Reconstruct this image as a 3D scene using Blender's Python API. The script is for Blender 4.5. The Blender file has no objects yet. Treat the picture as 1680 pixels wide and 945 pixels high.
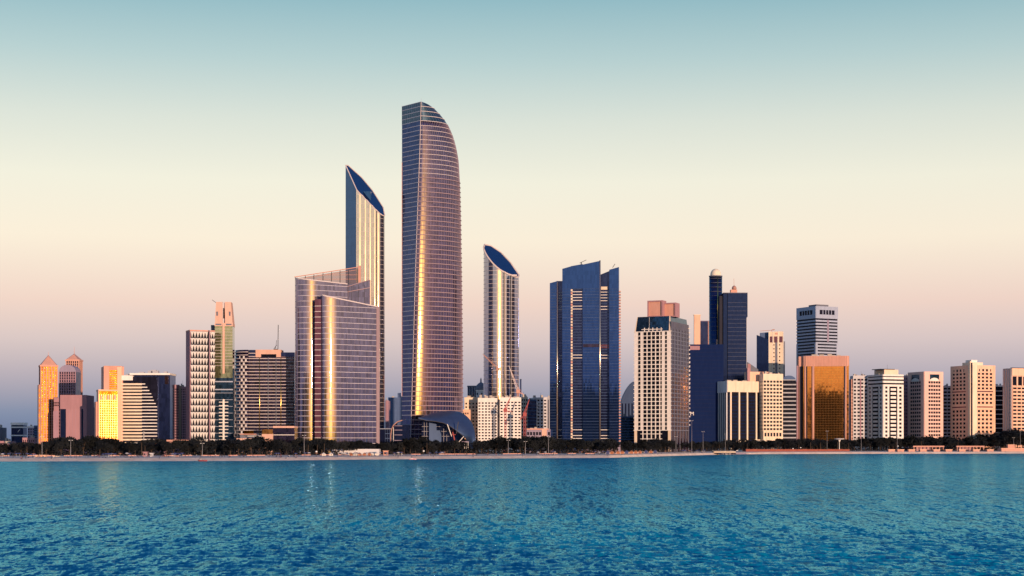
import bpy, bmesh, math, random
import numpy as np
from mathutils import Vector, Matrix
random.seed(7)
R = math.radians
SC = bpy.context.scene
COL = SC.collection

# ------------------------------------------------------------------ camera, sky, sun, exposure
FPX, CX, HY, CH = 2630.0, 840.0, 727.0, 12.0          # focal length in photo pixels, centre column, horizon row, eye height
cam = bpy.data.cameras.new('camera'); cam_o = bpy.data.objects.new('camera', cam); COL.objects.link(cam_o)
cam_o.location = (0, 0, CH); cam_o.rotation_euler = (R(90), 0, 0)
cam.sensor_width = 36; cam.lens = FPX / 1680 * 36; cam.shift_y = (HY - 472.5) / 1680
cam.clip_start = 1; cam.clip_end = 60000
SC.camera = cam_o

SUN_AZ, SUN_EL = R(152), R(2.85)                       # clockwise from +Y; the camera looks along +Y
world = bpy.data.worlds.new('World'); SC.world = world; world.use_nodes = True
wn, wl = world.node_tree.nodes, world.node_tree.links
sky = wn.new('ShaderNodeTexSky'); sky.sky_type = 'NISHITA'; sky.sun_disc = False
sky.sun_elevation = SUN_EL; sky.sun_rotation = SUN_AZ; sky.dust_density = 1.0
wc = wn.new('ShaderNodeTexCoord'); wx = wn.new('ShaderNodeSeparateXYZ'); wl.new(wc.outputs['Generated'], wx.inputs[0])
ramp = wn.new('ShaderNodeValToRGB'); wl.new(wx.outputs['Z'], ramp.inputs[0])
def lin(c): return tuple(((v / 255) / 12.92 if v / 255 <= .04045 else ((v / 255 + .055) / 1.055) ** 2.4) for v in c)
SKY = [(0.0, (84, 112, 152)), (0.018, (100, 130, 168)), (0.041, (158, 156, 180)), (0.0635, (198, 181, 190)), (0.086, (224, 195, 190)), (0.124, (237, 222, 205)), (0.16, (230, 225, 209)), (0.196, (207, 212, 203)), (0.232, (169, 193, 195)), (0.266, (131, 172, 183)), (0.34, (90, 146, 174)), (0.5, (54, 112, 166)), (1.0, (22, 64, 138))]
cr = ramp.color_ramp
while len(cr.elements) < len(SKY): cr.elements.new(.5)
for e, (p, c) in zip(cr.elements, SKY): e.position = p; e.color = (*lin(c), 1)
bgn = wn['Background']; bgn.inputs[1].default_value = .05; wl.new(sky.outputs[0], bgn.inputs[0])
bgr = wn.new('ShaderNodeBackground'); bgr.inputs[1].default_value = 1.0; wl.new(ramp.outputs[0], bgr.inputs[0])
wadd = wn.new('ShaderNodeAddShader'); wl.new(bgn.outputs[0], wadd.inputs[0]); wl.new(bgr.outputs[0], wadd.inputs[1])
wl.new(wadd.outputs[0], wn['World Output'].inputs['Surface'])

sun = bpy.data.lights.new('sun', 'SUN'); sun.energy = 4.6; sun.angle = R(.55); sun.color = (1.0, .66, .44)
sun_o = bpy.data.objects.new('sun', sun); COL.objects.link(sun_o)
sv = Vector((math.sin(SUN_AZ) * math.cos(SUN_EL), math.cos(SUN_AZ) * math.cos(SUN_EL), math.sin(SUN_EL)))
sun_o.rotation_euler = (-sv).to_track_quat('-Z', 'Y').to_euler(); sun_o.location = sv * 400

SC.view_settings.view_transform = 'Standard'; SC.view_settings.look = 'None'
SC.view_settings.exposure = 0; SC.view_settings.gamma = 1
SC.render.engine = 'CYCLES'
SC.cycles.max_bounces = 6; SC.cycles.glossy_bounces = 4; SC.cycles.diffuse_bounces = 2
SC.cycles.caustics_reflective = False; SC.cycles.caustics_refractive = False
SC.cycles.sample_clamp_indirect = 40

# ------------------------------------------------------------------ materials
MATS = {}
def newmat(name):
    m = bpy.data.materials.new(name); m.use_nodes = True; MATS[name] = m
    nt = m.node_tree
    return m, nt.nodes, nt.links, nt.nodes['Principled BSDF']
def stone(name, col, rough=.8, var=.18, scale=.08, streak=True):
    m, n, l, p = newmat(name)
    geo = n.new('ShaderNodeNewGeometry')
    mp = n.new('ShaderNodeMapping'); mp.inputs['Scale'].default_value = (scale * 4, scale * 4, scale if streak else scale * 4)
    l.new(geo.outputs['Position'], mp.inputs[0])
    nz = n.new('ShaderNodeTexNoise'); nz.inputs['Scale'].default_value = 1; nz.inputs['Detail'].default_value = 5; l.new(mp.outputs[0], nz.inputs['Vector'])
    oi = n.new('ShaderNodeObjectInfo')
    a = n.new('ShaderNodeMath'); a.operation = 'MULTIPLY_ADD'; a.inputs[1].default_value = var * 2; a.inputs[2].default_value = 1 - var; l.new(nz.outputs[0], a.inputs[0])
    b = n.new('ShaderNodeMath'); b.operation = 'MULTIPLY_ADD'; b.inputs[1].default_value = var * .5; b.inputs[2].default_value = 1 - var * .25; l.new(oi.outputs['Random'], b.inputs[0])
    c = n.new('ShaderNodeMath'); c.operation = 'MULTIPLY'; l.new(a.outputs[0], c.inputs[0]); l.new(b.outputs[0], c.inputs[1])
    v = n.new('ShaderNodeVectorMath'); v.operation = 'SCALE'; v.inputs[0].default_value = col; l.new(c.outputs[0], v.inputs['Scale'])
    l.new(v.outputs[0], p.inputs['Base Color']); p.inputs['Roughness'].default_value = rough; p.inputs['Specular IOR Level'].default_value = .15
    return m
def glass(name, col, metallic=.6, rough=.12, jit=.02, cell=(1.6, 1.6, 3.6), var=.35, ior=1.5, glow=.0, glow_r=.17):
    """coated facade glass: every pane sits a little out of true and differs a little in tint"""
    m, n, l, p = newmat(name)
    geo = n.new('ShaderNodeNewGeometry')
    sn = n.new('ShaderNodeVectorMath'); sn.operation = 'SNAP'; sn.inputs[1].default_value = cell; l.new(geo.outputs['Position'], sn.inputs[0])
    wh = n.new('ShaderNodeTexWhiteNoise'); wh.noise_dimensions = '3D'; l.new(sn.outputs[0], wh.inputs['Vector'])
    sb = n.new('ShaderNodeVectorMath'); sb.operation = 'SUBTRACT'; sb.inputs[1].default_value = (.5, .5, .5); l.new(wh.outputs['Color'], sb.inputs[0])
    sc_ = n.new('ShaderNodeVectorMath'); sc_.operation = 'SCALE'; sc_.inputs['Scale'].default_value = jit; l.new(sb.outputs[0], sc_.inputs[0])
    ad = n.new('ShaderNodeVectorMath'); ad.operation = 'ADD'; l.new(geo.outputs['Normal'], ad.inputs[0]); l.new(sc_.outputs[0], ad.inputs[1])
    nm = n.new('ShaderNodeVectorMath'); nm.operation = 'NORMALIZE'; l.new(ad.outputs[0], nm.inputs[0]); l.new(nm.outputs[0], p.inputs['Normal'])
    a = n.new('ShaderNodeMath'); a.operation = 'MULTIPLY_ADD'; a.inputs[1].default_value = var; a.inputs[2].default_value = 1 - var / 2; l.new(wh.outputs['Value'], a.inputs[0])
    v = n.new('ShaderNodeVectorMath'); v.operation = 'SCALE'; v.inputs[0].default_value = col; l.new(a.outputs[0], v.inputs['Scale'])
    l.new(v.outputs[0], p.inputs['Base Color'])
    p.inputs['Metallic'].default_value = metallic; p.inputs['Roughness'].default_value = rough
    p.inputs['IOR'].default_value = ior
    if glow:                                                           # broad second lobe tinted gold, so the sun's streak on the panes turns golden
        g = n.new('ShaderNodeBsdfGlossy'); g.inputs['Color'].default_value = (glow, glow * .74, glow * .22, 1); g.inputs['Roughness'].default_value = glow_r; l.new(nm.outputs[0], g.inputs['Normal'])
        ads = n.new('ShaderNodeAddShader'); l.new(p.outputs[0], ads.inputs[0]); l.new(g.outputs[0], ads.inputs[1]); l.new(ads.outputs[0], n['Material Output'].inputs[0])
    return m
def plain(name, col, rough=.6, metallic=0):
    m, n, l, p = newmat(name)
    p.inputs['Base Color'].default_value = (*col, 1); p.inputs['Roughness'].default_value = rough; p.inputs['Metallic'].default_value = metallic
    return m

stone('white', (.82, .77, .73)); stone('cream', (.80, .65, .50)); stone('beige', (.82, .50, .36)); stone('rosebeige', (.78, .52, .46)); stone('hazeblue', (.055, .085, .16)); stone('peach', (.70, .43, .34))
stone('pink', (.40, .22, .245)); stone('mauve', (.38, .23, .28)); stone('grey', (.42, .42, .46)); stone('palegrey', (.6, .59, .62))
stone('slate', (.16, .17, .22)); stone('navywall', (.010, .022, .085), rough=.9); MATS['navywall'].node_tree.nodes['Principled BSDF'].inputs['Specular IOR Level'].default_value = 0; stone('coolgrey', (.36, .41, .54)); stone('dark', (.03, .03, .045)); stone('salmon', (.62, .33, .26))
stone('bluewall', (.09, .14, .27)); stone('terracotta', (.30, .085, .06), var=.3); stone('concrete', (.45, .40, .36)); stone('purplegrey', (.30, .25, .34))
glass('g_navy', (.028, .042, .12), .75, .12, .016)
glass('g_blue', (.030, .078, .25), .85, .05, .006, cell=(1.5, 1.5, 3.9), var=.22)
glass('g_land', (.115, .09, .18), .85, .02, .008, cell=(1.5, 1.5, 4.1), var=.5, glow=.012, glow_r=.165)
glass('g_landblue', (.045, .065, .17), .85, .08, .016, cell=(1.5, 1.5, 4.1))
glass('g_nation', (.175, .165, .27), .9, .018, .006, cell=(1.6, 1.6, 4.3), var=.5, glow=.022, glow_r=.28)
glass('g_silver', (.31, .32, .42), .95, .03, .008, cell=(1.6, 1.6, 4.0), var=.15, glow=.05, glow_r=.27)
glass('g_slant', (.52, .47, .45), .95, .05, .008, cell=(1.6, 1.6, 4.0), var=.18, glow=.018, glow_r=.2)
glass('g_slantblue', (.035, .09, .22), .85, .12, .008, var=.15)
glass('g_gold', (1.0, .40, .085), 1.0, .04, .004, cell=(1.8, 1.8, 2.2), var=.2)
glass('g_yellow', (.075, .026, .0018), 1.0, .35, .03, cell=(1.6, 1.6, 3.2), var=.9)
glass('g_green', (.46, .47, .26), .95, .06, .012, cell=(1.5, 1.5, 3.2), var=.2)
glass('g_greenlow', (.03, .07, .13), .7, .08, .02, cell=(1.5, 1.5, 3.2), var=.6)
glass('g_window', (.007, .008, .018), .0, .45, .03, cell=(1.3, 1.3, 3.0), var=.9, ior=1.15)
glass('g_band', (.010, .010, .024), .0, .45, .03, cell=(2.2, 2.2, 3.0), var=.9, ior=1.18)
glass('g_purple', (.03, .022, .06), .5, .12, .03, cell=(1.8, 1.8, 3.4), var=.8, glow=.02)
glass('maroon', (.16, .06, .09), .5, .25, .03)
glass('g_dark', (.012, .028, .095), .75, .16, .006, cell=(2, 2, 3.6), var=.2)
glass('g_goldline', (.30, .13, .04), .8, .3, .01)
glass('g_shell', (.06, .10, .20), .55, .38, .006, cell=(2, 2, 2), var=.12)
plain('white_metal', (.8, .76, .72), .4); plain('bright_metal', (.75, .62, .50), .22, .85); plain('dark_metal', (.03, .03, .04), .5)
plain('gold_glint', (.85, .55, .18), .25, 1.0); plain('red_paint', (.36, .055, .06), .5); plain('lamp_glass', (.85, .85, .82), .3)
plain('rust_metal', (.42, .22, .18), .5); plain('orange_cloth', (.42, .17, .09), .9); plain('white_cloth', (.75, .70, .66), .9); plain('blue_cloth', (.06, .08, .22), .9)
plain('rubber', (.02, .02, .02), .7); plain('hull', (.30, .05, .06), .4); plain('pink_hull', (.75, .35, .40), .35)
stone('bark', (.07, .05, .04), streak=False, scale=.5); stone('crown_dome', (.80, .70, .56))
plain('skin', (.38, .20, .13), .6); plain('cloth_dark', (.03, .03, .05), .9); plain('cloth_red', (.35, .05, .06), .9); plain('cloth_white', (.7, .66, .62), .9); plain('cloth_blue', (.06, .10, .25), .9)

# ------------------------------------------------------------------ helpers
def X(px, D): return (px - CX) / FPX * D
def Z(py, D): return CH + (HY - py) / FPX * D
CUBES = {}
def cube_mesh(mat):
    if mat not in CUBES:
        me = bpy.data.meshes.new('block')
        v = [(-.5, -.5, -.5), (.5, -.5, -.5), (.5, .5, -.5), (-.5, .5, -.5), (-.5, -.5, .5), (.5, -.5, .5), (.5, .5, .5), (-.5, .5, .5)]
        me.from_pydata(v, [], [(0, 3, 2, 1), (4, 5, 6, 7), (0, 1, 5, 4), (1, 2, 6, 5), (2, 3, 7, 6), (3, 0, 4, 7)])
        me.materials.append(MATS[mat]); CUBES[mat] = me
    return CUBES[mat]
def mesh(name, verts, faces, mat, smooth=None):
    me = bpy.data.meshes.new(name); me.from_pydata([tuple(v) for v in verts], [], faces)
    me.materials.append(MATS[mat] if isinstance(mat, str) else mat)
    if smooth is True: me.polygons.foreach_set('use_smooth', [True] * len(me.polygons))
    elif smooth: me.polygons.foreach_set('use_smooth', [bool(s) for s in smooth])
    return me
def link(name, me, parent=None, loc=(0, 0, 0), rz=0, scale=(1, 1, 1)):
    o = bpy.data.objects.new(name, me); COL.objects.link(o); o.location = loc; o.scale = scale
    if rz: o.rotation_euler = (0, 0, rz)
    if parent is not None:
        o.parent = parent
        if parent.parent is not None:                              # sub-part: keep the coordinates of the thing
            o.matrix_parent_inverse = Matrix.LocRotScale(parent.location, parent.rotation_euler, parent.scale).inverted()
    return o
def tag(o, label=None, cat=None, group=None, kind=None):
    if label: o['label'] = label
    if cat: o['category'] = cat
    if group: o['group'] = group
    if kind: o['kind'] = kind
    return o

class MB:
    """collects boxes, bars and prisms into one mesh"""
    def __init__(s): s.v = []; s.f = []
    def add(s, v, f):
        k = len(s.v); s.v += [tuple(p) for p in v]; s.f += [tuple(i + k for i in q) for q in f]; return s
    def box(s, x0, x1, y0, y1, z0, z1):
        return s.add([(x0, y0, z0), (x1, y0, z0), (x1, y1, z0), (x0, y1, z0), (x0, y0, z1), (x1, y0, z1), (x1, y1, z1), (x0, y1, z1)],
                     [(0, 3, 2, 1), (4, 5, 6, 7), (0, 1, 5, 4), (1, 2, 6, 5), (2, 3, 7, 6), (3, 0, 4, 7)])
    def bar(s, a, b, r, r2=None, k=4):
        a, b = Vector(a), Vector(b); d = (b - a).normalized(); r2 = r if r2 is None else r2
        u = d.orthogonal().normalized(); w = d.cross(u)
        v = [a + (u * math.cos(t) + w * math.sin(t)) * r for t in [2 * math.pi * i / k for i in range(k)]] + \
            [b + (u * math.cos(t) + w * math.sin(t)) * r2 for t in [2 * math.pi * i / k for i in range(k)]]
        return s.add(v, [(i, (i + 1) % k, (i + 1) % k + k, i + k) for i in range(k)] + [tuple(range(k - 1, -1, -1)), tuple(range(k, 2 * k))])
    def lathe(s, prof, k=12, cx=0, cy=0):
        n = len(prof); v = [(cx + r * math.cos(2 * math.pi * i / k), cy + r * math.sin(2 * math.pi * i / k), z) for r, z in prof for i in range(k)]
        f = [(j * k + i, j * k + (i + 1) % k, (j + 1) * k + (i + 1) % k, (j + 1) * k + i) for j in range(n - 1) for i in range(k)]
        f += [tuple(range(k - 1, -1, -1)), tuple((n - 1) * k + i for i in range(k))]
        return s.add(v, f)
    def me(s, name, mat, smooth=None): return mesh(name, s.v, s.f, mat, smooth)

class Bld:
    """a building: an Empty at its nearest ground corner; local x runs along the front, local y to the back"""
    def __init__(s, name, label, cat, px, D, psi=0, z=3.0, group=None):
        s.C = (X(px, D), D); s.zb = z; s.psi = R(psi)
        s.ex = (math.cos(s.psi), math.sin(s.psi)); s.ey = (-math.sin(s.psi), math.cos(s.psi))
        s.root = bpy.data.objects.new(name, None); COL.objects.link(s.root)
        s.root.location = (*s.C, z); s.root.rotation_euler = (0, 0, s.psi)
        tag(s.root, label, cat, group)
    def u(s, px, y=0):
        k = (px - CX) / FPX; bx = s.C[0] + y * s.ey[0]; by = s.C[1] + y * s.ey[1]
        return (k * by - bx) / (s.ex[0] - k * s.ex[1])
    def v(s, px, x=0):
        k = (px - CX) / FPX; bx = s.C[0] + x * s.ex[0]; by = s.C[1] + x * s.ex[1]
        return (k * by - bx) / (s.ey[0] - k * s.ey[1])
    def z(s, py, x=0, y=0):
        return Z(py, s.C[1] + x * s.ex[1] + y * s.ey[1]) - s.zb
    def box(s, name, mat, x0, x1, y0, y1, z0, z1, parent=None):
        return link(name, cube_mesh(mat), parent or s.root, ((x0 + x1) / 2, (y0 + y1) / 2, (z0 + z1) / 2), 0, (max(.01, x1 - x0), max(.01, y1 - y0), max(.01, z1 - z0)))
    def add(s, name, me, parent=None, loc=(0, 0, 0), rz=0): return link(name, me, parent or s.root, loc, rz)
    def mb(s, name, m, mat, parent=None, smooth=None): return link(name, m.me(name, mat, smooth), parent or s.root)
    # a facade: ('F', y) front, ('L', x) left side, ('R', x) right side
    def fbox(s, face, name, mat, u0, u1, z0, z1, p0, p1, parent=None):
        k, c = face
        if k == 'F': return s.box(name, mat, u0, u1, c - p1, c - p0, z0, z1, parent)
        if k == 'L': return s.box(name, mat, c - p1, c - p0, u0, u1, z0, z1, parent)
        return s.box(name, mat, c + p0, c + p1, u0, u1, z0, z1, parent)
    def bands(s, face, mat, u0, u1, z0, z1, n, frac, p=.5, name='floor_band'):
        h = (z1 - z0) / n
        for i in range(n): s.fbox(face, name, mat, u0, u1, z0 + i * h, z0 + (i + frac) * h, -.05, p)
    def piers(s, face, mat, u0, u1, z0, z1, n, w, p=.6, name='pier'):
        for i in range(n):
            c = u0 + (u1 - u0) * i / (n - 1) if n > 1 else (u0 + u1) / 2
            s.fbox(face, name, mat, c - w / 2, c + w / 2, z0, z1, -.05, p)
    def grid(s, face, wall, win, u0, u1, z0, z1, nu, nz, wf=.6, hf=.55, p=.45, panes=True, skip=()):
        """wall of bands and piers with a recessed pane in every opening"""
        cw, h = (u1 - u0) / nu, (z1 - z0) / nz; t = (1 - hf) * h / 2; q = (1 - wf) * cw / 2
        for i in range(nz + 1):
            a = z0 + i * h - t if i else z0; b = z0 + i * h + t if i < nz else z1
            s.fbox(face, 'floor_band', wall, u0, u1, a, b, -.05, p)
        if wf < 1:
            for j in range(nu + 1):
                a = u0 + j * cw - q if j else u0; b = u0 + j * cw + q if j < nu else u1
                s.fbox(face, 'pier', wall, a, b, z0 + .01, z1 - .01, -.05, p - .04)
        if panes:
            for i in range(nz):
                for j in range(nu):
                    if (i, j) in skip: continue
                    s.fbox(face, 'window', win, u0 + j * cw + q - .05, u0 + (j + 1) * cw - q + .05, z0 + i * h + t - .05, z0 + (i + 1) * h - t + .05, -.02, .1)

def arc(x0, x1, n0, n1, y0, k=10):
    """plan arc from x0 to x1 whose outward normal turns from n0 to n1 degrees (0 faces the sea, + turns right)"""
    a, b = R(n0), R(n1); r = (x1 - x0) / (math.sin(b) - math.sin(a)); xc = x0 - r * math.sin(a); yc = y0 + r * math.cos(a)
    return [(xc + r * math.sin(t), yc - r * math.cos(t)) for t in [a + (b - a) * i / k for i in range(k + 1)]]
def prism(plan, top, z0=0, smooth_n=None):
    """closed plan (counter-clockwise seen from above) raised to top(x, y)"""
    n = len(plan); v = [(x, y, z0) for x, y in plan] + [(x, y, top(x, y)) for x, y in plan]
    f = [(i, (i + 1) % n, (i + 1) % n + n, i + n) for i in range(n)]
    return v, f + [tuple(range(n, 2 * n))]
def normals2(pl):
    out = []
    for i in range(len(pl)):
        a = pl[max(0, i - 1)]; b = pl[min(len(pl) - 1, i + 1)]
        dx, dy = b[0] - a[0], b[1] - a[1]; d = math.hypot(dx, dy) or 1
        out.append((dy / d, -dx / d))
    return out
def strip(pl, p, h, q=.05):
    """ledge of height h standing p proud of an open plan line (left to right, front side)"""
    ns = normals2(pl); k = len(pl); v = []
    for (x, y), (nx, ny) in zip(pl, ns):
        v += [(x - nx * q, y - ny * q, 0), (x + nx * p, y + ny * p, 0), (x + nx * p, y + ny * p, h), (x - nx * q, y - ny * q, h)]
    f = []
    for i in range(k - 1):
        a, b = 4 * i, 4 * i + 4
        f += [(a + 1, b + 1, b + 2, a + 2), (a + 2, b + 2, b + 3, a + 3), (a, b, b + 1, a + 1)]
    f += [(0, 1, 2, 3), (4 * k - 1, 4 * k - 2, 4 * k - 3, 4 * k - 4)]
    return v, f
def resample(pl, step):
    out = [pl[0]]; acc = 0
    for a, b in zip(pl, pl[1:]):
        d = math.hypot(b[0] - a[0], b[1] - a[1]); t = step - acc
        while t <= d: out.append((a[0] + (b[0] - a[0]) * t / d, a[1] + (b[1] - a[1]) * t / d)); t += step
        acc = d - (t - step)
    return out
def interp(x, pts):
    xs, ys = zip(*pts); return float(np.interp(x, xs, ys))

# ------------------------------------------------------------------ the setting: sea, land
SHORE = [(-1500, 1030), (-400, 1042), (0, 1052), (400, 1085), (700, 1214), (1000, 1315), (1130, 1560), (1210, 1745), (1400, 1800), (1680, 1860), (2300, 1900), (3400, 1950)]
def shore(px): return interp(px, SHORE)
pxs = list(range(-1500, 3401, 50)); rows = [(-60, -2.5), (0, 0.02), (8, 2.0), (34, 2.3), (62, 2.9), (80, 3.0), (9000, 3.0), (30000, 3.0)]
V = []; Fc = []
for dr, z in rows:
    for px in pxs:
        s = shore(px); rr = dr
        if px > 1210 and 0 < dr < 70: rr = dr * .45
        D = s + rr; V.append((X(px, D), D, z))
nc = len(pxs)
for r in range(len(rows) - 1):
    for c in range(nc - 1): Fc.append((r * nc + c, r * nc + c + 1, (r + 1) * nc + c + 1, (r + 1) * nc + c))
m, n, l, p = newmat('sand')
geo = n.new('ShaderNodeNewGeometry'); nz = n.new('ShaderNodeTexNoise'); nz.inputs['Scale'].default_value = .12; nz.inputs['Detail'].default_value = 6; l.new(geo.outputs['Position'], nz.inputs['Vector'])
rp = n.new('ShaderNodeValToRGB'); rp.color_ramp.elements[0].color = (.60, .46, .38, 1); rp.color_ramp.elements[1].color = (.80, .66, .56, 1); rp.color_ramp.elements[0].position = .3; rp.color_ramp.elements[1].position = .7
l.new(nz.outputs[0], rp.inputs[0]); l.new(rp.outputs[0], p.inputs['Base Color']); p.inputs['Roughness'].default_value = .95
nb = n.new('ShaderNodeTexNoise'); nb.inputs['Scale'].default_value = .7; nb.inputs['Detail'].default_value = 3; l.new(geo.outputs['Position'], nb.inputs['Vector']); bu = n.new('ShaderNodeBump'); bu.inputs['Distance'].default_value = .8; l.new(nb.outputs[0], bu.inputs['Height']); l.new(bu.outputs[0], p.inputs['Normal'])
tag(link('beach_ground', mesh('beach_ground', V, Fc, m)), kind='structure')

# sea: real waves on a sheet that is finest near the viewer
def sea():
    h = CH; ys = [60.0]
    while ys[-1] < 2000: ys.append(ys[-1] + max(.35, ys[-1] ** 2 / (1603 * h) * .30))
    ys = np.array(ys); cols = 1300; t = np.linspace(-.42, .42, cols)
    Y, T = np.meshgrid(ys, t, indexing='ij'); Xw = T * (Y + 40)
    dy = np.gradient(ys)[:, None] * np.ones_like(Y)
    rng = np.random.RandomState(3); Zw = np.zeros_like(Y)
    for i in range(64):
        lam = .9 * (4.5 / .9) ** (i / 63.0) * rng.uniform(.9, 1.1); th = R(96) + rng.normal(0, .45)
        kx, ky = 2 * math.pi / lam * math.cos(th), 2 * math.pi / lam * math.sin(th)
        amp = .0085 * lam ** .9 * rng.uniform(.6, 1.3)
        fade = np.clip((lam / (np.abs(math.sin(th)) * dy * 2.2 + 1e-6) - 1) / 1.0, 0, 1)
        ph = kx * Xw + ky * Y + rng.uniform(0, 6.28)
        Zw += amp * fade * (np.sin(ph) + .25 * np.sin(2 * ph + 1.57))
    gust = .75 + .25 * np.sin(Xw * .021 + 1) * np.sin(Y * .013 + Xw * .004) + .2 * np.sin(Y * .04 + Xw * .011)
    Zw *= gust
    nr = len(ys); idx = np.arange(nr * cols).reshape(nr, cols)
    q = np.stack([idx[:-1, :-1], idx[:-1, 1:], idx[1:, 1:], idx[1:, :-1]], -1).reshape(-1, 4)
    v = np.stack([Xw, Y, Zw], -1).reshape(-1, 3)
    # outskirts of the sheet: behind the viewer and out to both sides
    ye, xe0, xe1 = ys[-1], .42 * 100, .42 * (ys[-1] + 40)
    o = [(-9000, -9000, 0), (9000, -9000, 0), (9000, 60, 0), (-9000, 60, 0), (-xe0, 60, 0), (-xe1, ye, 0), (-9000, ye, 0), (xe0, 60, 0), (9000, ye, 0), (xe1, ye, 0)]
    k = len(v); v = np.concatenate([v, np.array(o)])
    me = bpy.data.meshes.new('sea')
    extra = [(k, k + 1, k + 2, k + 3), (k + 3, k + 4, k + 5, k + 6), (k + 7, k + 2, k + 8, k + 9)]
    nv, nf = len(v), len(q) + len(extra)
    me.vertices.add(nv); me.vertices.foreach_set('co', v.ravel())
    loops = np.concatenate([q.ravel(), np.array(extra).ravel()]); me.loops.add(len(loops)); me.loops.foreach_set('vertex_index', loops)
    me.polygons.add(nf); me.polygons.foreach_set('loop_start', np.arange(nf) * 4); me.polygons.foreach_set('loop_total', np.full(nf, 4))
    me.polygons.foreach_set('use_smooth', np.ones(nf, bool)); me.update(); me.validate()
    m, n, l, p = newmat('water')
    geo = n.new('ShaderNodeNewGeometry'); bumps = None
    acc = None
    for sx, sy, k, dt in ((2.2, .9, .42, 2), (1.1, .35, .50, 2), (1.0, .11, .52, 2), (.5, .036, .42, 2), (.16, .012, .22, 2), (.02, .05, .14, 5)):               # chop, wavelets and gusts tilt the surface facet by facet
        mp = n.new('ShaderNodeMapping'); mp.inputs['Scale'].default_value = (sx, sy, 1); l.new(geo.outputs['Position'], mp.inputs[0])
        nz = n.new('ShaderNodeTexNoise'); nz.inputs['Scale'].default_value = 1; nz.inputs['Detail'].default_value = dt; nz.inputs['Roughness'].default_value = .72; l.new(mp.outputs[0], nz.inputs['Vector'])
        sb_ = n.new('ShaderNodeVectorMath'); sb_.operation = 'SUBTRACT'; sb_.inputs[1].default_value = (.5, .5, .5); l.new(nz.outputs['Color'], sb_.inputs[0])
        ml = n.new('ShaderNodeVectorMath'); ml.operation = 'MULTIPLY'; ml.inputs[1].default_value = (k * 3.6, k * 2.8, 0); l.new(sb_.outputs[0], ml.inputs[0])
        ad = n.new('ShaderNodeVectorMath'); ad.operation = 'ADD'; l.new(ml.outputs[0], ad.inputs[0]); l.new((acc or geo).outputs[0 if acc else 'Normal'], ad.inputs[1]); acc = ad
    bumps = n.new('ShaderNodeVectorMath'); bumps.operation = 'NORMALIZE'; l.new(acc.outputs[0], bumps.inputs[0])
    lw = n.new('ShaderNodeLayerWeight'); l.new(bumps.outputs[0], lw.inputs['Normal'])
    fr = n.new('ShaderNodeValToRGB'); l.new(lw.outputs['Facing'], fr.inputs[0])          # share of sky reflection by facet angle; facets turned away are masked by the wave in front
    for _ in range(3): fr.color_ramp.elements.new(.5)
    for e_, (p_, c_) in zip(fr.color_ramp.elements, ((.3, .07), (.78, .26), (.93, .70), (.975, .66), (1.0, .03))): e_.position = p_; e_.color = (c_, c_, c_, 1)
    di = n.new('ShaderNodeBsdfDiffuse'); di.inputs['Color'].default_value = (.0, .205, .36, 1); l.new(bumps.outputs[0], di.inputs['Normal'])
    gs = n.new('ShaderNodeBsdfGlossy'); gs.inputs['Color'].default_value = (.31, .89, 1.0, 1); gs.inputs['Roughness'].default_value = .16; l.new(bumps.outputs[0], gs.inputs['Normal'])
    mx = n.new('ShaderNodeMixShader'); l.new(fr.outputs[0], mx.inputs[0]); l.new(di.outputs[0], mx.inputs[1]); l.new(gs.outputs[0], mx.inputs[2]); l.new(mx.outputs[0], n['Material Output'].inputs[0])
    me.materials.append(m)
    tag(link('sea', me), kind='structure')
sea()

# the far side of the bay, behind the viewer: mirrored in the lower storeys of the glass towers
def opposite_shore():
    M = MB().box(-3000, 3200, -1500, -600, -2, 2.5); tag(link('island_ground', M.me('island_ground', 'sand')), kind='structure')
    rg = random.Random(12); x = -1500; i = 0
    where = ('first', 'second', 'third', 'fourth', 'fifth', 'sixth', 'seventh', 'eighth', 'ninth', 'tenth', 'eleventh', 'twelfth', 'thirteenth', 'fourteenth', 'fifteenth', 'sixteenth', 'seventeenth', 'eighteenth', 'nineteenth', 'twentieth', 'twenty-first', 'twenty-second', 'twenty-third', 'twenty-fourth', 'twenty-fifth', 'twenty-sixth', 'twenty-seventh', 'twenty-eighth', 'twenty-ninth', 'thirtieth')
    while x < 2300 and i < 30:
        w = rg.uniform(60, 170); tall = x < 440; w = min(w, 540 - x) if tall else w; h = rg.uniform(118, 160) if tall else rg.uniform(30, 62); r = bpy.data.objects.new('island_tower', None); COL.objects.link(r); r.location = (x + w / 2, -700 - rg.uniform(0, 90), 2.4); r.rotation_euler = (0, 0, math.pi)
        tag(r, 'dark tower of the opposite shore, %s counted from its west end' % where[i], 'tower', 'towers on the opposite shore'); i += 1
        link('wall', cube_mesh('dark'), r, (0, 15, h / 2), 0, (w, 30, h)); link('roof_block', cube_mesh('dark'), r, (rg.uniform(-.2, .2) * w, 15, h + 4), 0, (w * .4, 14, 8)); k = int(h / 12)
        for j in range(k): link('floor_band', cube_mesh('slate'), r, (0, -.3, 6 + j * 12), 0, (w * .96, .7, 2))
        x += w + rg.uniform(4, 30)
opposite_shore()

# ------------------------------------------------------------------ the great towers
m, n, l, p = newmat('g_clear')
tr = n.new('ShaderNodeBsdfTransparent'); tr.inputs[0].default_value = (.86, .80, .80, 1); mx = n.new('ShaderNodeMixShader'); mx.inputs[0].default_value = .3
p.inputs['Base Color'].default_value = (.3, .24, .26, 1); p.inputs['Roughness'].default_value = .1
l.new(tr.outputs[0], mx.inputs[1]); l.new(p.outputs[0], mx.inputs[2]); l.new(mx.outputs[0], n['Material Output'].inputs[0])
stone('slab_pink', (.33, .24, .27), var=.15); stone('slab_lilac', (.52, .49, .55), var=.1); stone('slab_pale', (.62, .55, .55), var=.1); stone('slab_blue', (.40, .44, .55), var=.1)

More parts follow.
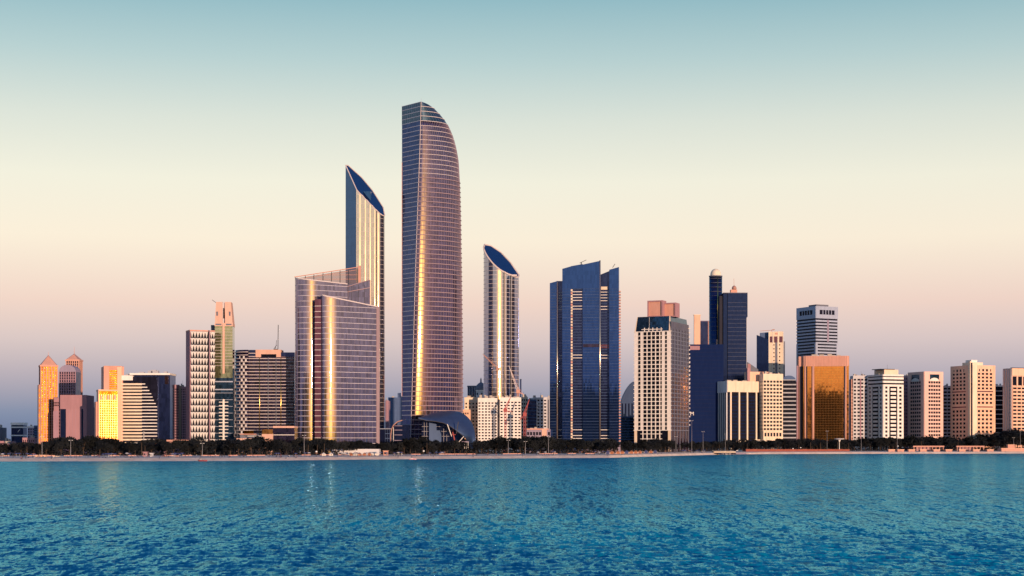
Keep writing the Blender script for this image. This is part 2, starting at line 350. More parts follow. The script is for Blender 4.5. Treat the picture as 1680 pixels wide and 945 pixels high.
def plane3(pts):
    """height plane through three local points (x, y, z)"""
    A = np.array([[x, y, 1] for x, y, z in pts]); g = np.linalg.solve(A, np.array([z for x, y, z in pts]))
    return lambda x, y: float(g[0] * x + g[1] * y + g[2])
def floor_lines(b, front, top, zs, mat, p, h, name='floor_line'):
    """one ledge per storey along a plan line; shortened where a sloping top cuts it"""
    full = None
    for z in zs:
        ok = [q for q in front if top(*q) > z + h]
        if len(ok) < 2: continue
        if len(ok) == len(front):
            if full is None: full = mesh(name, *strip(front, p, h), mat)
            b.add(name, full, loc=(0, 0, z))
        else: b.add(name, mesh(name, *strip(ok, p, h), mat), loc=(0, 0, z))
def mullions(b, front, top, step, w, p, mat, z0=0):
    M = MB(); pts = resample(front, step)
    for (x, y), (nx, ny) in zip(pts, normals2(pts)):
        tx, ty = -ny * w / 2, nx * w / 2; z1 = top(x, y)
        a, c = (x + tx, y + ty), (x - tx, y - ty); d, e = (c[0] + nx * p, c[1] + ny * p), (a[0] + nx * p, a[1] + ny * p)
        M.add([(*a, z0), (*e, z0), (*d, z0), (*c, z0), (*a, z1), (*e, z1), (*d, z1), (*c, z1)], [(0, 1, 5, 4), (1, 2, 6, 5), (2, 3, 7, 6)])
    return tag(b.mb('mullions', M, mat), kind='stuff')

def landmark():
    D = 1400
    b = Bld('curved_skyscraper', 'tallest tower, curved purple glass with a rounded shoulder and navy left facet', 'skyscraper', 678, D)
    RP = [(167, 692.5), (168, 698), (170, 705), (175, 713), (181, 720), (190, 729), (200, 736), (213, 742), (225, 746), (240, 749.5), (255, 752), (290, 754), (350, 755.5), (450, 757), (580, 758.5), (740, 759)]
    FP = [(167, 691), (240, 689), (350, 685), (450, 681.5), (580, 678), (740, 673)]
    ZT = b.z(167); NF = 74; K = 22
    t0 = math.atan(math.tan(R(11.5)) / .7)
    def ring(z):
        py = HY - (z + b.zb - CH) * FPX / D
        xF = b.u(interp(py, FP)); pl = [None, (xF, 0)]
        y = 0
        for _ in range(4): xL = b.u(659.5, y); y = (xF - xL) * math.tan(R(48))
        pl[0] = (xL, y); pR = interp(py, RP); yR = 0
        for _ in range(4):
            xR = max(b.u(pR, yR), xF + .3); a = (xR - xF) / (1 - math.sin(t0)); yR = .7 * a * math.cos(t0)
        for i in range(1, K + 1):
            t = t0 + (math.pi / 2 - t0) * i / K
            pl.append((xF + a * (math.sin(t) - math.sin(t0)), .7 * a * (math.cos(t0) - math.cos(t))))
        return pl, [(xR, 46), (pl[0][0], 46)]
    zs = [ZT * i / NF for i in range(NF + 1)]
    zfine = zs + [ZT - 1.2, ZT - .4, ZT - 2.4]; zfine.sort()
    rings = [(z, *ring(z)) for z in zfine]; RG = [ring(z)[0] for z in zs]
    n_ = K + 4
    def body(name, lo, hi, m1, m2):
        v = []; f = []; mi = []; sm = []
        sel = [r for r in rings if lo - .01 <= r[0] <= hi + .01]
        for z, pl, bk in sel: v += [(x, y, z) for x, y in pl + bk]
        for j in range(len(sel) - 1):
            for i in range(n_):
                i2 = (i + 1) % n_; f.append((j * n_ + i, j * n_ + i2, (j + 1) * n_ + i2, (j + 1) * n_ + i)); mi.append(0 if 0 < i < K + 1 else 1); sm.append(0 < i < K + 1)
        f.append(tuple((len(sel) - 1) * n_ + i for i in range(n_))); mi.append(1); sm.append(False)
        me = mesh(name, v, f, m1, sm); me.materials.append(MATS[m2]); me.polygons.foreach_set('material_index', mi)
        return b.add(name, me)
    zc = zs[NF - 4]
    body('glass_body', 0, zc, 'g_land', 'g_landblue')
    crown = body('crown', zc, ZT, 'g_crown', 'g_crown')
    for k, z in enumerate(zs[1:-1], 1):
        pl, bk = ring(z); fac, arcp = pl[:2], pl[1:]
        b.add('facet_ledge', mesh('facet_ledge', *strip(fac, .25, .55), 'slab_blue'), loc=(0, 0, z))
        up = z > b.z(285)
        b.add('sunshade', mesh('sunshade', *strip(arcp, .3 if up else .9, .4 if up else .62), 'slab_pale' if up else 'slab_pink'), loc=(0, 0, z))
    M = MB()
    for i in range(2, K + 2):
        for j in range(0, NF - 4):
            (x0, y0), (x1, y1) = RG[j][i], RG[j + 1][i]; a = RG[j][i - 1]; dx, dy = x0 - a[0], y0 - a[1]; d = math.hypot(dx, dy) or 1; nx, ny = dy / d, -dx / d; w = .09
            q = .35
            M.add([(x0 - dx / d * w, y0 - dy / d * w, zs[j]), (x0 - dx / d * w + nx * q, y0 - dy / d * w + ny * q, zs[j]), (x0 + dx / d * w + nx * q, y0 + dy / d * w + ny * q, zs[j]), (x0 + dx / d * w, y0 + dy / d * w, zs[j]),
                   (x1 - dx / d * w, y1 - dy / d * w, zs[j + 1]), (x1 - dx / d * w + nx * q, y1 - dy / d * w + ny * q, zs[j + 1]), (x1 + dx / d * w + nx * q, y1 + dy / d * w + ny * q, zs[j + 1]), (x1 + dx / d * w, y1 + dy / d * w, zs[j + 1])],
                  [(0, 1, 5, 4), (1, 2, 6, 5), (2, 3, 7, 6)])
    tag(b.mb('mullions', M, 'purplegrey'), kind='stuff')
    # lattice of the crown and the fold
    M = MB()
    for j in range(NF - 4, NF):
        A, _ = ring(zs[j]); B, _ = ring(zs[j + 1])
        for t in np.linspace(0, 1, 11):
            M.bar((A[0][0] + (A[1][0] - A[0][0]) * t, A[0][1] + (A[1][1] - A[0][1]) * t - .1, zs[j]), (B[0][0] + (B[1][0] - B[0][0]) * t, B[0][1] + (B[1][1] - B[0][1]) * t - .1, zs[j + 1]), .14)
        for i in range(2, K + 2, 2): M.bar((*A[i], zs[j]), (*B[i], zs[j + 1]), .14)
        M.bar((*A[0], zs[j] + 2), (*A[1], zs[j] + 2), .14)
    link('lattice', M.me('lattice', 'bluewall'), crown)
    M = MB()
    for j in range(NF): M.bar((*ring(zs[j])[0][1], zs[j]), (*ring(zs[j + 1])[0][1], zs[j + 1]), .3)
    b.mb('fold_edge', M, 'slab_pale')
    M = MB(); A = ring(ZT)[0]
    M.bar((*A[0], ZT), (*A[1], ZT), .3); M.bar((*A[1], ZT), (*A[1], ZT + 3), .12); M.bar((*A[0], ZT), (*A[0], ZT + 2), .12)
    b.mb('roof_rail', M, 'slab_blue')
    M = MB()
    for j in range(12, NF - 12): M.bar((*ring(zs[j])[0][0], zs[j]), (*ring(zs[j + 1])[0][0], zs[j + 1]), .32)
    b.mb('side_edge', M, 'salmon')
glass('g_crown', (.06, .10, .15), .8, .12, .02, cell=(1.5, 1.5, 2))
landmark()

def rim(b, plan, top, r, mat, name='roof_rim'):
    M = MB(); k = len(plan)
    for i in range(k):
        a, c = plan[i], plan[(i + 1) % k]; M.bar((*a, top(*a)), (*c, top(*c)), r)
    return b.mb(name, M, mat)
def tower_body(b, plan, top, nfront, m_front, m_cap, m_side, side_n=0, name='glass_body'):
    v, f = prism(plan, top); n_ = len(plan)
    mi = [2 if i < side_n else 0 if i < nfront else 2 for i in range(n_)] + [1]
    me = mesh(name, v, f, m_front, [side_n <= i < nfront for i in range(n_)] + [False])
    me.materials.append(MATS[m_cap]); me.materials.append(MATS[m_side]); me.polygons.foreach_set('material_index', mi)
    me.set_sharp_from_angle(angle=R(18))
    return b.add(name, me)

def slanted_tower():
    D = 1422
    b = Bld('slanted_tower', 'tall mirror glass tower with a knife-sharp sloping top behind the twin sail towers', 'skyscraper', 585, D)
    y = 0
    for _ in range(4): xL = b.u(567, y); y = -xL * math.tan(R(52))
    front = [(xL, y), (0, 0)]; yy = 0
    cuts = [585, 595, 603, 611, 618, 631]
    for i, (p0, p1) in enumerate(zip(cuts, cuts[1:])):
        last = i == 4; x0, x1 = b.u(p0, yy), b.u(p1, yy + (6 if last else 1))
        a = arc(x0, x1, 6 if last else -6, 82 if last else 38, yy, 8); front += a[1:]; yy = a[-1][1]
    back = [(front[-1][0] - 2, yy + 8), (front[-1][0] - 12, yy + 13), (2, 24), (xL + 2, y + 4)]
    q = front[-1]; top = plane3([(xL, y, b.z(271, xL, y)), (0, 0, b.z(311)), (q[0], q[1], b.z(353, *q))])
    plan = front + back
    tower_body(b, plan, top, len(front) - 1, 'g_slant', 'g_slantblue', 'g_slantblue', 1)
    rim(b, plan, top, .55, 'slab_pale')
    zs = [4.1 * k for k in range(1, 64)]
    floor_lines(b, front[1:], top, zs, 'slab_pale', .08, .2)
    floor_lines(b, front[:2], top, zs[::2], 'g_slantblue', .1, .3, 'facet_line')
    for i in (1, 9, 17, 25, 33):
        x0, y0 = front[i]; M = MB(); M.bar((x0, y0, 0), (x0, y0, top(x0, y0)), .4); b.mb('edge_fin', M, 'bright_metal' if i < 30 else 'dark_metal')
    M = MB(); M.box(4, 12, 8, 14, top(8, 11) - 8, top(8, 11) + 1.5); b.mb('roof_plant', M, 'g_slantblue')
slanted_tower()

def round_tower():
    D = 1476; k = D / 1600
    b = Bld('round_tower', 'rounded silver glass tower with an oval sloping blue roof and a golden streak', 'skyscraper', 793, D)
    a1 = arc(0, 13.2 * k, -85, 5, 12.5 * k, 14); a1 += arc(13.2 * k, 20.5 * k, 5, 30, a1[-1][1], 10)[1:]; y = a1[-1][1]
    a2 = arc(21 * k, 27 * k, 18, 50, y + .8, 8); a3 = arc(27.3 * k, 35.6 * k, 20, 88, a2[-1][1] + .6, 10)
    front = a1 + a2 + a3
    back = [(x * k, y_ * k) for x, y_ in ((34, 22), (27, 28), (17, 30), (7, 26), (1, 19))]
    q = front[-1]; m_ = a1[-1]
    xn, xf = b.u(809, .8), b.u(813.5, 29); top = plane3([(xn, .8, b.z(433, xn, .8)), (xf, 29, b.z(405, xf, 29)), (*q, b.z(451, *q))])
    plan = front + back
    tower_body(b, plan, top, len(front) - 1, 'g_silver', 'g_slantblue', 'g_silver')
    rim(b, plan, top, .8, 'slab_pale')
    zs = [4.0 * k for k in range(1, 50)]
    floor_lines(b, a1, top, zs, 'slab_pale', .1, .28); floor_lines(b, a2, top, zs, 'slab_pale', .1, .28); floor_lines(b, a3, top, zs, 'slab_pale', .1, .28)
    for i in (len(a1) - 1, len(a1) + len(a2) - 1):
        x0, y0 = front[i]; M = MB(); M.bar((x0 + .3, y0 - .1, 0), (x0 + .3, y0 - .1, top(x0, y0)), .45); b.mb('groove', M, 'dark_metal')
    b.box('roof_plant', 'slab_pale', 26, 31, 8, 12, top(28, 10), top(28, 10) + 1.6)
round_tower()

def poly_px(b, pts, y, th, name, mat, parent=None):
    """upright sheet of thickness th whose outline is given as (column, row) seen at local depth y"""
    P = [(b.u(px, y), b.z(py, 0, y)) for px, py in pts]; k = len(P)
    v = [(x, y, z) for x, z in P] + [(x, y + th, z) for x, z in P]
    f = [tuple(range(k)), tuple(range(2 * k - 1, k - 1, -1))] + [(i, i + k, (i + 1) % k + k, (i + 1) % k) for i in range(k)]
    return link(name, mesh(name, v, f, mat), parent or b.root)
def bar_px(b, M, p, q, y, r): M.bar((b.u(p[0], y), y, b.z(p[1], 0, y)), (b.u(q[0], y), y, b.z(q[1], 0, y)), r)

def sail_towers():
    b = Bld('sail_tower', 'broad curved glass tower with golden streak and open rising roof screen', 'skyscraper', 482, 1264)
    a1 = arc(0, 9.5, -85, 6, 8.7, 14); a1 += arc(9.5, 18.5, 8, 28, a1[-1][1], 10)[1:]; x, y = a1[-1]; xe = x + 22; ye = y + 22 * math.tan(R(31))
    front = a1 + [(x + (xe - x) * t, y + (ye - y) * t) for t in (.25, .5, .75, 1)]
    plan = front + [(xe, ye + 14), (4, 38), (1, 18)]
    top = plane3([(*front[0], b.z(456, *front[0])), (xe, ye, b.z(466, xe, ye)), (4, 38, b.z(457, 4, 38))])
    tower_body(b, plan, top, len(front) - 1, 'g_nation', 'grey', 'g_nation'); rim(b, front, top, .5, 'slab_pale')
    zs = [4.32 * k for k in range(1, 33)]
    floor_lines(b, front, top, zs, 'slab_lilac', .15, .38); mullions(b, front, top, 3.2, .1, .1, 'purplegrey')
    Y = 36; sc = poly_px(b, [(484, 457), (590, 440), (590, 520), (484, 520)], Y, .2, 'roof_screen', 'g_clear')
    M = MB(); bar_px(b, M, (483, 454.5), (590, 438), Y - .3, .45); bar_px(b, M, (500, 456), (590, 442), Y - .3, .2); bar_px(b, M, (520, 451), (590, 451), Y - .3, .2); bar_px(b, M, (520, 458), (590, 458), Y - .3, .2)
    link('top_rail', M.me('top_rail', 'salmon'), sc)
    for px in (501, 515, 530, 544, 558, 572, 586):
        M = MB(); bar_px(b, M, (px, 455 - (px - 484) * .155), (px, 500), Y - .5, .32); link('screen_post', M.me('screen_post', 'dark_metal'), sc)
    b.box('end_post', 'salmon', b.u(588, Y), b.u(592, Y), Y - 1, Y + 1, 0, b.z(436, 0, Y))
    b.box('base_wall', 'palegrey', -.8, 20, -1, 12, 0, 5)

    c = Bld('sail_tower', 'nearer curved glass tower whose roof edge dips to the right, purple front', 'skyscraper', 527, 1255)
    a1 = arc(0, 2.4, -85, 10, 4.6, 10); a1 += arc(2.4, 11.8, 10, 25, a1[-1][1], 10)[1:]; x, y = a1[-1]; xe = c.u(619, 20); ye = y + (xe - x) * math.tan(R(33)); xe = c.u(618, ye)
    front = a1 + [(x + (xe - x) * t, y + (ye - y) * t) for t in (.2, .4, .6, .8, 1)]
    plan = front + [(xe, ye + 12), (6, 34), (1, 14)]
    top = plane3([(*front[0], c.z(484, *front[0])), (xe, ye, c.z(503, xe, ye)), (6, 34, c.z(486, 6, 34))])
    tower_body(c, plan, top, len(front) - 1, 'g_nation', 'grey', 'g_nation'); rim(c, front, top, .55, 'slab_pale')
    zs = [4.32 * k for k in range(1, 28)]
    floor_lines(c, front, top, zs, 'slab_lilac', .15, .38); mullions(c, front, top, 3.2, .1, .1, 'purplegrey')
    M = MB(); M.box(xe - .2, xe + 2.2, ye - .4, ye + 3, 0, top(xe, ye)); c.mb('end_pier', M, 'slab_pink')
    Y = 31; w = poly_px(c, [(531, 487), (566, 468), (607, 460), (607, 560), (531, 560)], Y, .4, 'roof_screen', 'g_nation')
    M = MB(); bar_px(c, M, (545, 478), (607, 459), Y - .4, .45); bar_px(c, M, (533, 486), (607, 472), Y - .4, .5); bar_px(c, M, (607, 459), (607, 505), Y - .4, .4)
    link('top_rail', M.me('top_rail', 'slab_pink'), w)
    for px in (567, 577, 588, 598):
        M = MB(); bar_px(c, M, (px, 467), (px, 505), Y - .4, .2); link('screen_post', M.me('screen_post', 'dark_metal'), w)
    Y = 6; lk = c.box('shaded_recess_panel', 'maroon', c.u(516.5, Y), .6, Y, Y + 4, 0, c.z(491, 0, Y))  # dark maroon box stands in for the shaded recess between the towers
    for z in zs:
        if z < c.z(493): c.box('recess_band', 'slab_pale', c.u(516.5, Y) - .02, .1, Y - .2, Y, z, z + .45, lk)
    c.box('base_wall', 'palegrey', 8, 45, 2, 20, 0, 4.4)

sail_towers()

def shell_canopy():
    D = 1330
    b = Bld('shell_canopy', 'great blue-grey curved shell canopy at the foot of the tallest tower', 'building', 687, D)
    outer = [(686, 685.5), (700, 680.5), (718, 675.5), (735, 673), (751, 673.5), (763, 679), (772, 688), (778, 700), (780.5, 714), (780.5, 738)]
    inner = [(686, 686.5), (700, 690), (715, 691.5), (728, 694), (738, 699), (748, 706), (757, 713), (764, 719), (768, 727), (769, 738)]
    v = []; k = len(outer); W = 6
    for i, (o, q) in enumerate(zip(outer, inner)):
        for j in range(W + 1):
            t = j / W; y = 26 * t * math.sin(math.pi * min(1, .12 + i / (k - 1))) + 1 - 4 * math.sin(math.pi * t)
            px = q[0] + (o[0] - q[0]) * t + (o[0] - 715) * .03 * math.sin(math.pi * t); py = q[1] + (o[1] - q[1]) * t - 1.5 * math.sin(math.pi * t)
            v.append((b.u(px, y), y, b.z(py, 0, y)))
    f = [(i * (W + 1) + j, (i + 1) * (W + 1) + j, (i + 1) * (W + 1) + j + 1, i * (W + 1) + j + 1) for i in range(k - 1) for j in range(W)]
    sh = b.add('shell', mesh('shell', v, f, 'g_shell', True)); md = sh.modifiers.new('thick', 'SOLIDIFY'); md.thickness = .5; md2 = sh.modifiers.new('sub', 'SUBSURF'); md2.levels = md2.render_levels = 2
    M = MB()
    for p, q in zip(inner, inner[1:]): bar_px(b, M, p, q, .6, .3)
    b.mb('shell_edge', M, 'dark_metal')
    for p, q, r, mt in (((734, 696), (741, 716), .38, 'white_metal'), ((752, 692), (749, 711), .45, 'dark_metal'), ((753, 725), (761, 716), .35, 'white_metal')):
        M = MB(); bar_px(b, M, p, q, -3, r); b.mb('strut', M, mt)
    h = b.box('hall', 'g_navy', b.u(692, 14), b.u(762, 14), 14, 22, 0, b.z(691, 0, 14))
    for px0, px1, py in ((704, 716, 692), (716, 724, 706)):
        b.box('wall_panel', 'bluewall', b.u(px0, 12), b.u(px1, 12), 12, 14.5, 0, b.z(py, 0, 12))
    for j, px in enumerate((696, 700, 707, 712, 728, 733)):
        b.box('mullion', 'grey', b.u(px, 13.8) - .12, b.u(px, 13.8) + .12, 13.6, 14, 0, b.z(693, 0, 14))
    for py in (700, 708, 716): b.box('transom', 'grey', b.u(692, 13.9), b.u(740, 13.9), 13.7, 13.95, b.z(py, 0, 14), b.z(py, 0, 14) + .25)
    M = MB(); bar_px(b, M, (742, 705), (747, 727), 8, .6); bar_px(b, M, (745, 703), (743, 712), 8, .5); bar_px(b, M, (741, 713), (748, 713), 8, .3); b.mb('hoist_frame', M, 'red_paint')
    for px in (762, 765, 768): 
        M = MB(); bar_px(b, M, (px, 725), (px, 736), -1, .2); b.mb('column', M, 'white_metal')
    b.box('lintel', 'purplegrey', b.u(757, 0), b.u(769, 0), -.5, .5, b.z(726), b.z(724))

    c = Bld('arched_pavilion', 'low dark pavilion with a red curved edge beside the tallest tower', 'building', 641, D)
    out = [(641, 732), (641, 715), (642.5, 704), (646, 697), (652, 692), (660, 689.5)]
    v = []
    for px, py in out:
        for y in (0, 6, 14, 22): v.append((c.u(px + y * .25, y), y, c.z(py - y * .1, 0, y)))
    f = [(i * 4 + j, (i + 1) * 4 + j, (i + 1) * 4 + j + 1, i * 4 + j + 1) for i in range(len(out) - 1) for j in range(3)]
    sh = c.add('shell', mesh('shell', v, f, 'g_navy', True)); md = sh.modifiers.new('thick', 'SOLIDIFY'); md.thickness = .4
    M = MB()
    for p, q in zip(out, out[1:]): bar_px(c, M, p, q, -.2, .5)
    c.mb('edge', M, 'rust_metal')
    c.box('hall', 'g_navy', c.u(644, 3), c.u(672, 3), 3, 12, 0, c.z(697, 0, 3))
    for py in (699, 706, 714, 723): c.box('floor_band', 'purplegrey', c.u(647, 2.6), c.u(660, 2.6), 2.4, 2.95, c.z(py), c.z(py) + .5)
    M = MB(); bar_px(c, M, (645.5, 701), (645.5, 732), -1, .3); c.mb('mast', M, 'white_metal')
shell_canopy()

def slab_px(b, px0, px1, y0, y1, t0, t1, name, mat, parent=None):
    """upright block between two columns with a sloping top (rows t0 and t1)"""
    xa, xb = b.u(px0, y0), b.u(px1, y0); za, zb = b.z(t0, xa, y0), b.z(t1, xb, y0)
    v = [(xa, y0, 0), (xb, y0, 0), (xb, y1, 0), (xa, y1, 0), (xa, y0, za), (xb, y0, zb), (xb, y1, zb), (xa, y1, za)]
    return link(name, mesh(name, v, [(0, 3, 2, 1), (4, 5, 6, 7), (0, 1, 5, 4), (1, 2, 6, 5), (2, 3, 7, 6), (3, 0, 4, 7)], mat), parent or b.root)

def blue_tower():
    b = Bld('glass_tower', 'deep blue glass tower of stepped upright slabs with pale balcony stripes', 'skyscraper', 902, 1450, -5)
    slab_px(b, 902, 915, 6, 30, 464.5, 461, 'left_slab', 'g_blue'); slab_px(b, 913, 923, 9, 30, 461, 461, 'left_recess', 'g_navy')
    slab_px(b, 922.5, 936.5, 0, 28, 441, 437, 'centre_slab', 'g_blue'); slab_px(b, 936.5, 956, 1.6, 28, 437, 434.5, 'centre_recess', 'g_navy')
    slab_px(b, 956, 984, -.5, 28, 434, 428, 'centre_slab', 'g_blue'); slab_px(b, 936.5, 956, .6, 1.7, 437, 434, 'balcony_backing', 'g_navy') if 0 else None
    tp = poly_px(b, [(936.5, 437), (956, 433.7), (956, 474), (936.5, 474)], .1, 1.6, 'upper_panel', 'g_blue')
    slab_px(b, 984, 1001, 7, 30, 451, 444, 'right_recess', 'g_navy'); slab_px(b, 999.5, 1015.5, 3, 30, 442.5, 438, 'right_slab', 'g_blue')
    zt = b.z(470); n_ = 60; zs = [b.z(470) * i / 58 for i in range(3, 58)]
    for i, z in enumerate(zs):
        for px0, px1, y in ((914.5, 923, 8.4), (939, 956, .9), (985.5, 1000, 6.2)):
            if px0 < 920 and z > b.z(478): continue
            x0, x1 = b.u(px0, y), b.u(px1, y)
            big = (i % 5 != 4) and (z > b.z(512) or z < b.z(702)) or i in (30, 31)
            b.box('balcony', 'white' if big else 'bluewall', x0, x1, y - .3, y + 1.2, z, z + (.55 if big else .3))
        y = 3.4; x0, x1 = b.u(1015.5, y), b.u(1018.2, y)
        if z < b.z(478): b.box('side_balcony', 'salmon', x0, x1, y, y + 6, z, z + 1.1)
    for px0, px1, y in ((902.3, 913, 6), (922.8, 936.3, 0), (956.3, 983.2, -.5), (1000, 1015.3, 3)):
        for i, z in enumerate(zs): b.box('floor_line', 'hazeblue' if i % 4 else 'bluewall', b.u(px0, y), b.u(px1, y), y - .07, y + .1, z, z + .22)
    for px, y, t in ((914.2, 5.4, 463), (984.3, -.9, 428)):
        x = b.u(px, y); M = MB(); M.bar((x, y, 0), (x, y, b.z(t, 0, y)), .62, k=14); b.mb('edge_column', M, 'bright_metal', smooth=[True] * 14 + [False] * 2)
    x0, x1 = b.u(936.4, 0), b.u(939.3, 0)
    for i, z in enumerate(zs):
        if z < b.z(455): b.box('lift_window', 'cream' if i % 4 else 'salmon', x0, x1, .2, 1.2, z + .6, z + 2.5)
    b.box('plant_louvre', 'g_purple', b.u(956.5, -.6), b.u(983, -.6), -.75, -.5, b.z(570), b.z(565)); b.box('plant_louvre', 'maroon', b.u(986, 6.5), b.u(999.5, 6.5), 6.3, 6.95, b.z(571), b.z(565))
    b.box('roof_panel', 'cream', b.u(986, 6), b.u(997, 6), 5.8, 6.9, b.z(475), b.z(470))
    M = MB(); bar_px(b, M, (951, 432), (962, 427), 12, .3); bar_px(b, M, (953, 436), (954, 431), 12, .6); b.mb('roof_crane', M, 'dark_metal')
    M = MB(); bar_px(b, M, (1005, 440), (1009, 434), 12, .3); b.mb('roof_crane', M, 'dark_metal')
    b.box('podium', 'purplegrey', b.u(902), b.u(1018), -6, 20, 0, 8.5)
blue_tower()

# ------------------------------------------------------------------ the other buildings, left to right
def roof_bits(b, x0, x1, y0, y1, z, n=3, mat='grey', seed=0):
    rg = random.Random(seed)
    for i in range(n):
        w, h = (x1 - x0) * rg.uniform(.08, .22), rg.uniform(1.2, 3.2); x = rg.uniform(x0, x1 - w); y = y0 + (y1 - y0) * rg.uniform(.15, .5)
        b.box('roof_plant', mat, x, x + w, y, y + 4, z - .02, z + h)
def sb(name, label, cat, px0, px1, py, D, psi=0, wall='cream', win='g_window', nu=6, nz=12, wf=.6, hf=.55, xs=None, sn=3, dep=18, parapet=1.4, base=4.5, roof=2, panes=True, sidewall=None, spanes=False, group=None, side_win=None, p=.45):
    """a storeyed block: front between two columns, top at a row; xs = column where the visible side ends"""
    b = Bld(name, label, cat, px0, D, psi, group=group); w = b.u(px1); H = b.z(py)
    if xs is not None:
        dep = b.v(xs, 0) if psi > 0 else b.v(xs, w)
    b.w, b.H, b.d = w, H, dep
    b.box('core', wall, .06, w - .06, .06, dep, 0, H - .25)
    b.fbox(('F', 0), 'plinth', wall, 0, w, 0, base, -.06, p + .1)
    b.grid(('F', 0), wall, win, 0, w, base, H - parapet, nu, nz, wf, hf, p, panes)
    b.fbox(('F', 0), 'parapet', wall, 0, w, H - parapet, H, -.06, p + .12)
    if xs is not None:
        sw = sidewall or wall; fc = ('L', 0) if psi > 0 else ('R', w)
        b.fbox(fc, 'plinth', sw, 0, dep, 0, base, -.06, p + .1)
        b.grid(fc, sw, side_win or win, 0, dep, base, H - parapet, sn, nz, wf, hf, p, spanes)
        if not spanes: b.fbox(fc, 'glazing', side_win or win, .2, dep - .2, base, H - parapet, -.03, .1)
        b.fbox(fc, 'parapet', sw, 0, dep, H - parapet, H, -.06, p + .12)
    roof_bits(b, w * .05, w * .95, 1, dep - 2, H - .25, roof * 2, 'concrete', int(px0))
    if roof > 1: M = MB(); M.bar((w * .6, 3, H - .3), (w * .6, 3, H + 5), .1); b.mb('aerial', M, 'dark_metal')
    return b

# far left
b = Bld('office_block', 'small navy glass block with white roof bands at the far end of the shore', 'office block', 18.5, 1500)
w = b.u(38); H = b.z(694); b.box('glass_body', 'g_navy', 0, w, 0, 12, 0, H)
for t, q in ((694, 697.3), (700, 702), (713.5, 715.3)): b.box('roof_band', 'white', -.5, w + .5, -.5, 12.5, b.z(q), b.z(t) + (.4 if t == 694 else 0))
M = MB(); bar_px(b, M, (29, 709), (33, 704), -.3, .2); b.mb('sign_stroke', M, 'white_metal')
b = sb('low_building', 'long low mauve building at the left edge behind the trees', 'building', -40, 40, 728, 1380, 0, 'mauve', nu=16, nz=2, base=2, dep=20)
b = sb('low_building', 'small pink house stepping up beside the navy block', 'building', 0, 16, 723.5, 1420, 0, 'pink', nu=4, nz=3, base=2, roof=1)
b = sb('low_building', 'rose low block with fine window grid left of the golden spire tower', 'building', 37, 57, 718, 1330, 0, 'pink', nu=6, nz=4, wf=.5, base=2, roof=1)
b = sb('slim_tower', 'pale slim block with dark window strips behind the rose low block', 'tower', 45.5, 57, 700, 1480, 0, 'purplegrey', 'g_band', nu=3, nz=8, wf=.6, roof=1)
b.box('roof_slab', 'white', -.6, b.w + .6, -.6, 10, b.H - 1, b.H + .6)
b = sb('slim_tower', 'slate grey slim block touching the golden spire tower', 'tower', 56, 66, 698, 1420, 0, 'bluewall', 'g_band', nu=3, nz=9, wf=.7, roof=1)
b = sb('slim_tower', 'dark slim block with stepped top cut by the left edge', 'tower', -6, 1, 701, 1500, 0, 'slate', nu=2, nz=8, roof=1)

# twin spire towers
def spire_tower(px0, px1, D, ybody, yspire, ytip, label, gl, stone_, nz, psi=0):
    b = Bld('spire_tower', label, 'tower', px0, D, psi); w = b.u(px1); H = b.z(ybody)
    b.box('glass_body', gl, .4, w - .4, .4, w, 0, H)
    b.piers(('F', .4), stone_, .5, w - .5, 0, H, 7, .7, .5); b.piers(('L', .4), stone_, 1, w - 1, 0, H, 4, .7, .4); b.piers(('R', w - .4), stone_, 1, w - 1, 0, H, 4, .7, .4)
    b.bands(('F', .4), stone_, .4, w - .4, 0, H, nz, .16, .3)
    b.box('cornice', stone_, -.3, w + .3, -.3, w + .3, H - .1, H + 1.2)
    zs = b.z(yspire); c = w / 2
    M = MB(); M.add([(.6, .6, H + 1.2), (w - .6, .6, H + 1.2), (w - .6, w - .6, H + 1.2), (.6, w - .6, H + 1.2), (c, c, zs)], [(0, 1, 4), (1, 2, 4), (2, 3, 4), (3, 0, 4), (3, 2, 1, 0)])
    rf = b.mb('pyramid_roof', M, stone_)
    M = MB()
    for x, y in ((.6, .6), (w - .6, .6), (w - .6, w - .6), (.6, w - .6)): M.bar((x, y, H + 1.2), (c, c, zs), .3)
    link('roof_rib', M.me('roof_rib', 'slab_pink'), rf)
    M = MB(); M.bar((c, c, zs - 1), (c, c, b.z(ytip)), .35, .08); link('spire', M.me('spire', stone_), rf)
    return b, w, H
b, w, H = spire_tower(66, 95, 1288, 601, 582, 576, 'golden glass tower with a pink pyramid roof, nearer of the spired pair', 'g_yellow', 'salmon', 34, 21)
b.box('shoulder', 'salmon', b.u(63.8), .35, 2, w, 0, b.z(631)); b.box('side_wing', 'salmon', w - .35, b.u(95.8), 3, w, 0, b.z(600))
for i in range(12): b.box('shoulder_window', 'g_yellow', b.u(64.4), .1, 1.9, 2.1, i * 4 + 6, i * 4 + 8.4)
b, w, H = spire_tower(107.5, 130, 1420, 592, 580, 568, 'rosy spire tower with a pointed crown rising behind the pink block', 'g_purple', 'salmon', 34)
b = Bld('domed_tower', 'purple tower with a barrel-domed top between the two spires', 'tower', 96.5, 1380); w = b.u(124.5); H = b.z(610)
b.box('glass_body', 'g_purple', 0, w, 0, 16, 0, H); b.piers(('F', 0), 'mauve', .4, w - .4, 0, H, 8, .7, .5); b.bands(('F', 0), 'mauve', 0, w, 0, H, 30, .2, .3)
M = MB(); pr = [(w / 2 - w / 2 * math.cos(t), H + (b.z(598.5) - H) * math.sin(t)) for t in [math.pi * i / 14 for i in range(15)]]
M.add([(x, 0, z) for x, z in pr] + [(x, 16, z) for x, z in pr], [tuple(range(14, -1, -1)), tuple(range(15, 30))] + [(i, i + 1, i + 16, i + 15) for i in range(14)])
